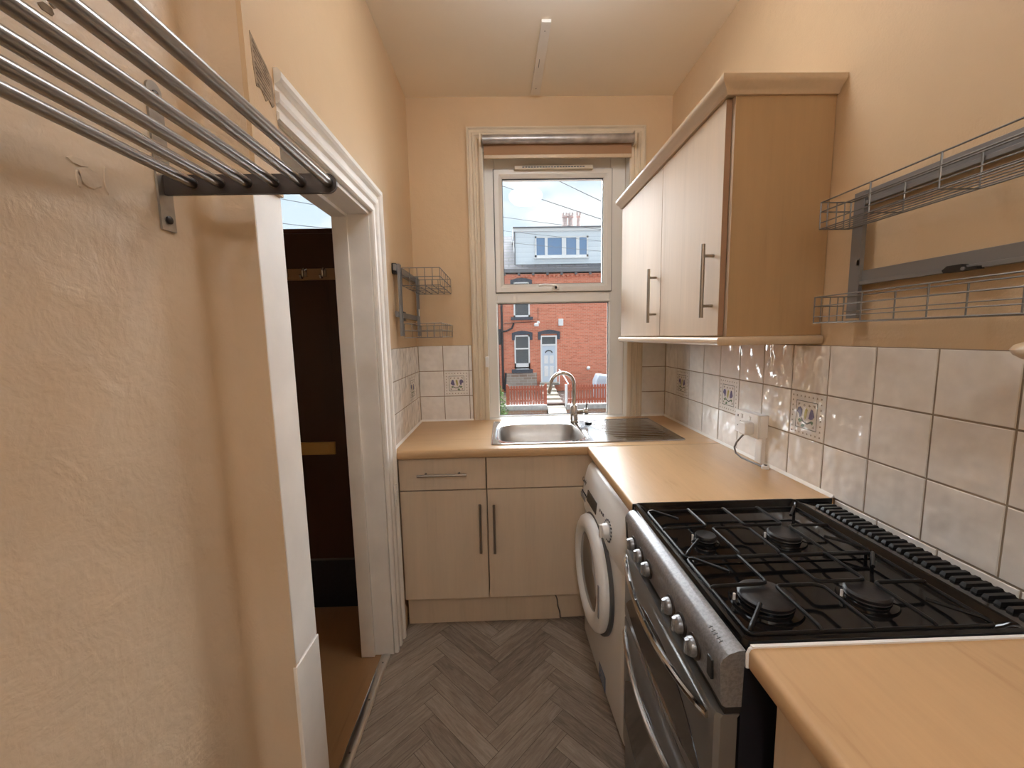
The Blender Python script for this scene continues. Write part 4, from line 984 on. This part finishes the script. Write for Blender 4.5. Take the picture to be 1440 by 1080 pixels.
# fences: every fence is a thing with its pales as parts
def fence(label, x0, x1):
    t = thing('picket_fence', label, 'fence', ((x0+x1)/2, 16, -1.34), 'terracotta picket fences')
    n = int((x1-x0)/.105)
    for i in range(n+1):
        x = x0+(x1-x0)*i/n; mb = MB(); mb.prism([(x-.038, -1.33), (x+.038, -1.33), (x+.038, -.60), (x, -.56), (x-.038, -.60)], 'y', 15.94, 15.965); mb.build('pale', M['fence'], t, smooth=False)
    for z in (-1.18, -.72): B(x0-.05, x1+.05, 15.965, 16.0, z-.04, z+.04).build('fence_rail', M['fence'], t)
    for x in (x0-.06, x1+.06): B(x-.04, x+.04, 15.95, 16.03, -1.34, -.52).build('fence_post', M['fence'], t)
fence('terracotta picket fence before the ground floor window', .19, 1.62)
fence('terracotta picket fence beyond the steps to the blue door', 2.55, 4.75)
def gwall(label, x0, x1):
    t = thing('garden_wall', label, 'wall', ((x0+x1)/2, 16, -1.95), 'low garden walls')
    B(x0, x1, 15.86, 16.14, -1.949, -1.55).build('brickwork', M['lowbrick'], t); B(x0-.02, x1+.02, 15.82, 16.18, -1.55, -1.345).build('coping', M['coping'], t, bevel=.02)
gwall('low brick wall under the fence before the ground floor window', -3.0, 1.70)
gwall('low brick wall under the fence beyond the steps', 2.50, 7.0)
st = thing('garden_steps', 'pale stone steps rising to the pale blue front door', 'steps', (2.1, 16, -1.95))
for i in range(6):
    B(1.74, 2.44, 15.9+i*.62, 15.9+(i+1)*.62 if i < 5 else 19.58, -1.949 if i == 0 else -1.36, -1.45+i*.092).build('step', M['pale'], st, bevel=.015)
B(1.74, 2.46, 14.6, 15.88, -1.9495, -1.90).build('path_slab', M['pale'], st, bevel=.01)
mb = MB(); mb.loops([[(1.74, 15.2, -1.90), (2.46, 15.2, -1.90), (2.46, 15.89, -1.47), (1.74, 15.89, -1.47)], [(1.74, 15.2, -1.949), (2.46, 15.2, -1.949), (2.46, 15.89, -1.949), (1.74, 15.89, -1.949)]]); mb.build('ramp', M['pale'], st)
for x in (2.44,): B(x, x+.09, 15.84, 15.93, -1.45, -.55).build('gate_post', M['extwhite'], st)
mb = MB(); mb.tube([(2.70, 19.4, -.25), (2.78, 18.6, -.45), (2.85, 17.6, -.75)], .03, 8); mb.tube([(2.70, 19.4, -.95), (2.70, 19.4, -.25)], .025, 8); mb.build('handrail', M['extwhite'], st)
bu = thing('garden_bush', 'green leafy bush at the end of the picket fence', 'bush', (-.15, 15.6, -1.9))
rnd = random.Random(4); mb = MB()
for i in range(900):
    a, e_, rr = rnd.uniform(0, 2*PI), rnd.uniform(-.2, 1.5), rnd.random()**.4
    c = Vector((-.28+.42*rr*math.cos(a)*math.cos(e_*.9), 15.42+.32*rr*math.sin(a)*math.cos(e_*.9), -1.62+1.05*rr*math.sin(max(e_, 0))+rnd.uniform(-.12, .1)))
    d = Vector((rnd.uniform(-1, 1), rnd.uniform(-1, 1), rnd.uniform(-.3, 1))).normalized(); s_ = d.cross(Vector((rnd.uniform(-1, 1), 1, .2))).normalized(); l_ = rnd.uniform(.05, .09)
    mb.quad(c, c+d*l_*.5+s_*l_*.3, c+d*l_, c+d*l_*.5-s_*l_*.3)
mb.build('foliage', M['leaf'], bu, smooth=False)
mb = MB()
for i in range(7): mb.tube([(-.28, 15.42, -1.9), (-.28+.05*math.cos(i), 15.42+.05*math.sin(i), -1.6), (-.28+.22*math.cos(i*1.7), 15.42+.2*math.sin(i*1.7), -1.1)], .012, 6, r1=.006)
mb.build('stem', M['pipe'], bu)
mb = MB()
mb.loops([[(3.95, 17.2, -1.36), (4.95, 17.2, -1.36), (4.95, 17.9, -1.36), (3.95, 17.9, -1.36)], [(3.98, 17.2, -.60), (4.93, 17.2, -.55), (4.93, 17.9, -.55), (3.98, 17.9, -.60)], [(4.10, 17.25, -.30), (4.90, 17.25, -.42), (4.90, 17.85, -.42), (4.10, 17.85, -.30)], [(4.3, 17.4, -.34), (4.8, 17.4, -.44), (4.8, 17.7, -.44), (4.3, 17.7, -.34)]])
o = mb.build('bin_cover', M['cloth'], origin=(4.45, 17.5, -1.36), bevel=.05); tag(o, 'pale blue covered bin standing behind the far picket fence', 'cover')
def cable(label, p0, p1, r=.011, sag=.05):
    a, b = Vector(p0), Vector(p1); d = b-a; a2, b2 = a-d*1.2, b+d*1.2
    mb = MB(); mb.tube([a2.lerp(b2, i/16)-Vector((0, 0, sag*4*(i/16)*(1-i/16))) for i in range(17)], r, 5)
    o = mb.build('overhead_cable', M['cable'], origin=tuple((a+b)/2)); tag(o, label, 'cable', 'overhead cables')
cable('topmost overhead cable, sloping down to the right of the sky', (1.96, 14, 6.52), (3.38, 14, 5.86), .013)
cable('overhead cable crossing the sky down towards the chimney pots', (.15, 14, 6.36), (3.38, 14, 5.28), .013)
cable('overhead cable ending behind the dormer, below the chimney pots', (.17, 14, 5.38), (1.91, 14, 5.13), .008)
cable('overhead cable crossing the top of the dormer window', (.16, 14, 4.94), (3.34, 14, 4.57), .007)
cable('lowest overhead cable, crossing the dormer cladding', (.15, 14, 4.58), (3.35, 14, 4.24), .007)
cable('higher of the two cables seen above the front door', (-7.09, 14, 6.05), (-5.47, 14, 5.75), .012)
cable('lower of the two cables seen above the front door', (-7.10, 14, 5.28), (-6.14, 14, 5.16), .012)

# ================================================================== LIGHT
def lamp(label, x, y, e):
    lampm = mat('lamp diffuser', (.85, .85, .84), .4); bs(lampm).inputs['Emission Color'].default_value = (.91, 1, 1.12, 1); bs(lampm).inputs['Emission Strength'].default_value = e
    lp = thing('ceiling_lamp', label, 'lamp', (x, y, ZC), 'ceiling lamps')
    MB().lathe([(.055, 0), (.055, -.018), (.012, -.024), (.012, -.06), (.05, -.064)], (x, y, ZC), n=32, cap0=False, cap1=False).build('lamp_base', M['whitepl'], lp)
    MB().lathe([(.05, -.062), (.10, -.066), (.138, -.082), (.15, -.105), (.142, -.135), (.11, -.162), (.06, -.178), (.02, -.182), (0, -.182)], (x, y, ZC), n=40, cap0=False, cap1=False).build('lamp_dome', lampm, lp, angle=60)
lamp('round white dome ceiling lamp above the worktops', .23, 1.30, 9.5)
lamp('added fill lamp, a round white dome behind the viewer', -.15, -1.2, 19.)  # added lamp out of view, there to lift the shadows
Wd = bpy.data.worlds.new('sky'); S.world = Wd; Wd.use_nodes = True; t = Wd.node_tree; bg = t.nodes['Background']
tc = t.nodes.new('ShaderNodeTexCoord'); sp = t.nodes.new('ShaderNodeSeparateXYZ'); t.links.new(tc.outputs['Generated'], sp.inputs[0])
gr = t.nodes.new('ShaderNodeValToRGB'); e = gr.color_ramp.elements; e[0].position = .0; e[0].color = (.80, .88, .93, 1); e[1].position = .7; e[1].color = (.46, .66, .86, 1); t.links.new(sp.outputs['Z'], gr.inputs['Fac'])
mp = t.nodes.new('ShaderNodeMapping'); mp.inputs['Scale'].default_value = (1, 1, 2.2); t.links.new(tc.outputs['Generated'], mp.inputs['Vector'])
no = t.nodes.new('ShaderNodeTexNoise'); no.inputs['Scale'].default_value = 5.5; no.inputs['Detail'].default_value = 7; no.inputs['Roughness'].default_value = .55; t.links.new(mp.outputs[0], no.inputs['Vector'])
cl = t.nodes.new('ShaderNodeValToRGB'); cl.color_ramp.elements[0].position = .43; cl.color_ramp.elements[1].position = .62; t.links.new(no.outputs['Fac'], cl.inputs['Fac'])
mx = t.nodes.new('ShaderNodeMixRGB'); t.links.new(cl.outputs['Color'], mx.inputs['Fac']); t.links.new(gr.outputs['Color'], mx.inputs[1]); mx.inputs[2].default_value = (.93, .95, .96, 1)
t.links.new(mx.outputs[0], bg.inputs['Color']); bg.inputs['Strength'].default_value = .62
def sun(name, energy, angle, direction, color):
    L_ = bpy.data.lights.new(name, 'SUN'); L_.energy = energy; L_.angle = math.radians(angle); L_.color = color
    o = bpy.data.objects.new(name, L_); COL.objects.link(o); o.rotation_euler = Vector(direction).to_track_quat('-Z', 'Y').to_euler(); o.location = (0, 8, 8); return o
sun('sun', 24.0, 130, (-.22, -1, -.70), (.97, 1., 1.04))
def portal(name, loc, sx, sy, direction):
    L_ = bpy.data.lights.new(name, 'AREA'); L_.shape = 'RECTANGLE'; L_.size = sx; L_.size_y = sy; L_.cycles.is_portal = True
    o = bpy.data.objects.new(name, L_); COL.objects.link(o); o.location = loc; o.rotation_euler = Vector(direction).to_track_quat('-Z', 'Y').to_euler(); return o
portal('window portal', (.33, YF+.2, 1.65), .80, 1.50, (0, -1, 0))
portal('door portal', (-1.15, 2.15, 2.14), .85, .46, (0, -1, 0))

# ================================================================== CAMERA
ya, pi_, ro = .0208, -.1173, -.0202; F = 567.4764
ya, pi_, ro, F = 0.02080, -0.11730, -0.02020, 567.476
cy, sy, cpp, spp, crr, srr = math.cos(ya), math.sin(ya), math.cos(pi_), math.sin(pi_), math.cos(ro), math.sin(ro)
fwd = Vector((sy*cpp, cy*cpp, spp)); right = Vector((cy, -sy, 0)); up = right.cross(fwd)
r2 = crr*right+srr*up; u2 = -srr*right+crr*up
cam = bpy.data.cameras.new('camera'); co = bpy.data.objects.new('camera', cam); COL.objects.link(co)
cam.sensor_fit = 'HORIZONTAL'; cam.sensor_width = 36; cam.lens = F/1440*36; cam.clip_start = .02; cam.clip_end = 300
mtx = Matrix.Identity(4)
for i in range(3): mtx[i][0] = r2[i]; mtx[i][1] = u2[i]; mtx[i][2] = -fwd[i]
mtx[0][3], mtx[1][3], mtx[2][3] = 0, 0, 1.39
co.matrix_world = mtx; S.camera = co
S.view_settings.view_transform = 'Standard'; S.view_settings.look = 'None'; S.view_settings.gamma = 1; S.view_settings.exposure = 1.08; S.view_settings.use_curve_mapping = False
S.cycles.use_denoising = True
S.cycles.max_bounces = 12; S.cycles.diffuse_bounces = 8; S.cycles.transparent_max_bounces = 16; S.cycles.caustics_reflective = False; S.cycles.caustics_refractive = False; S.cycles.sample_clamp_indirect = 6
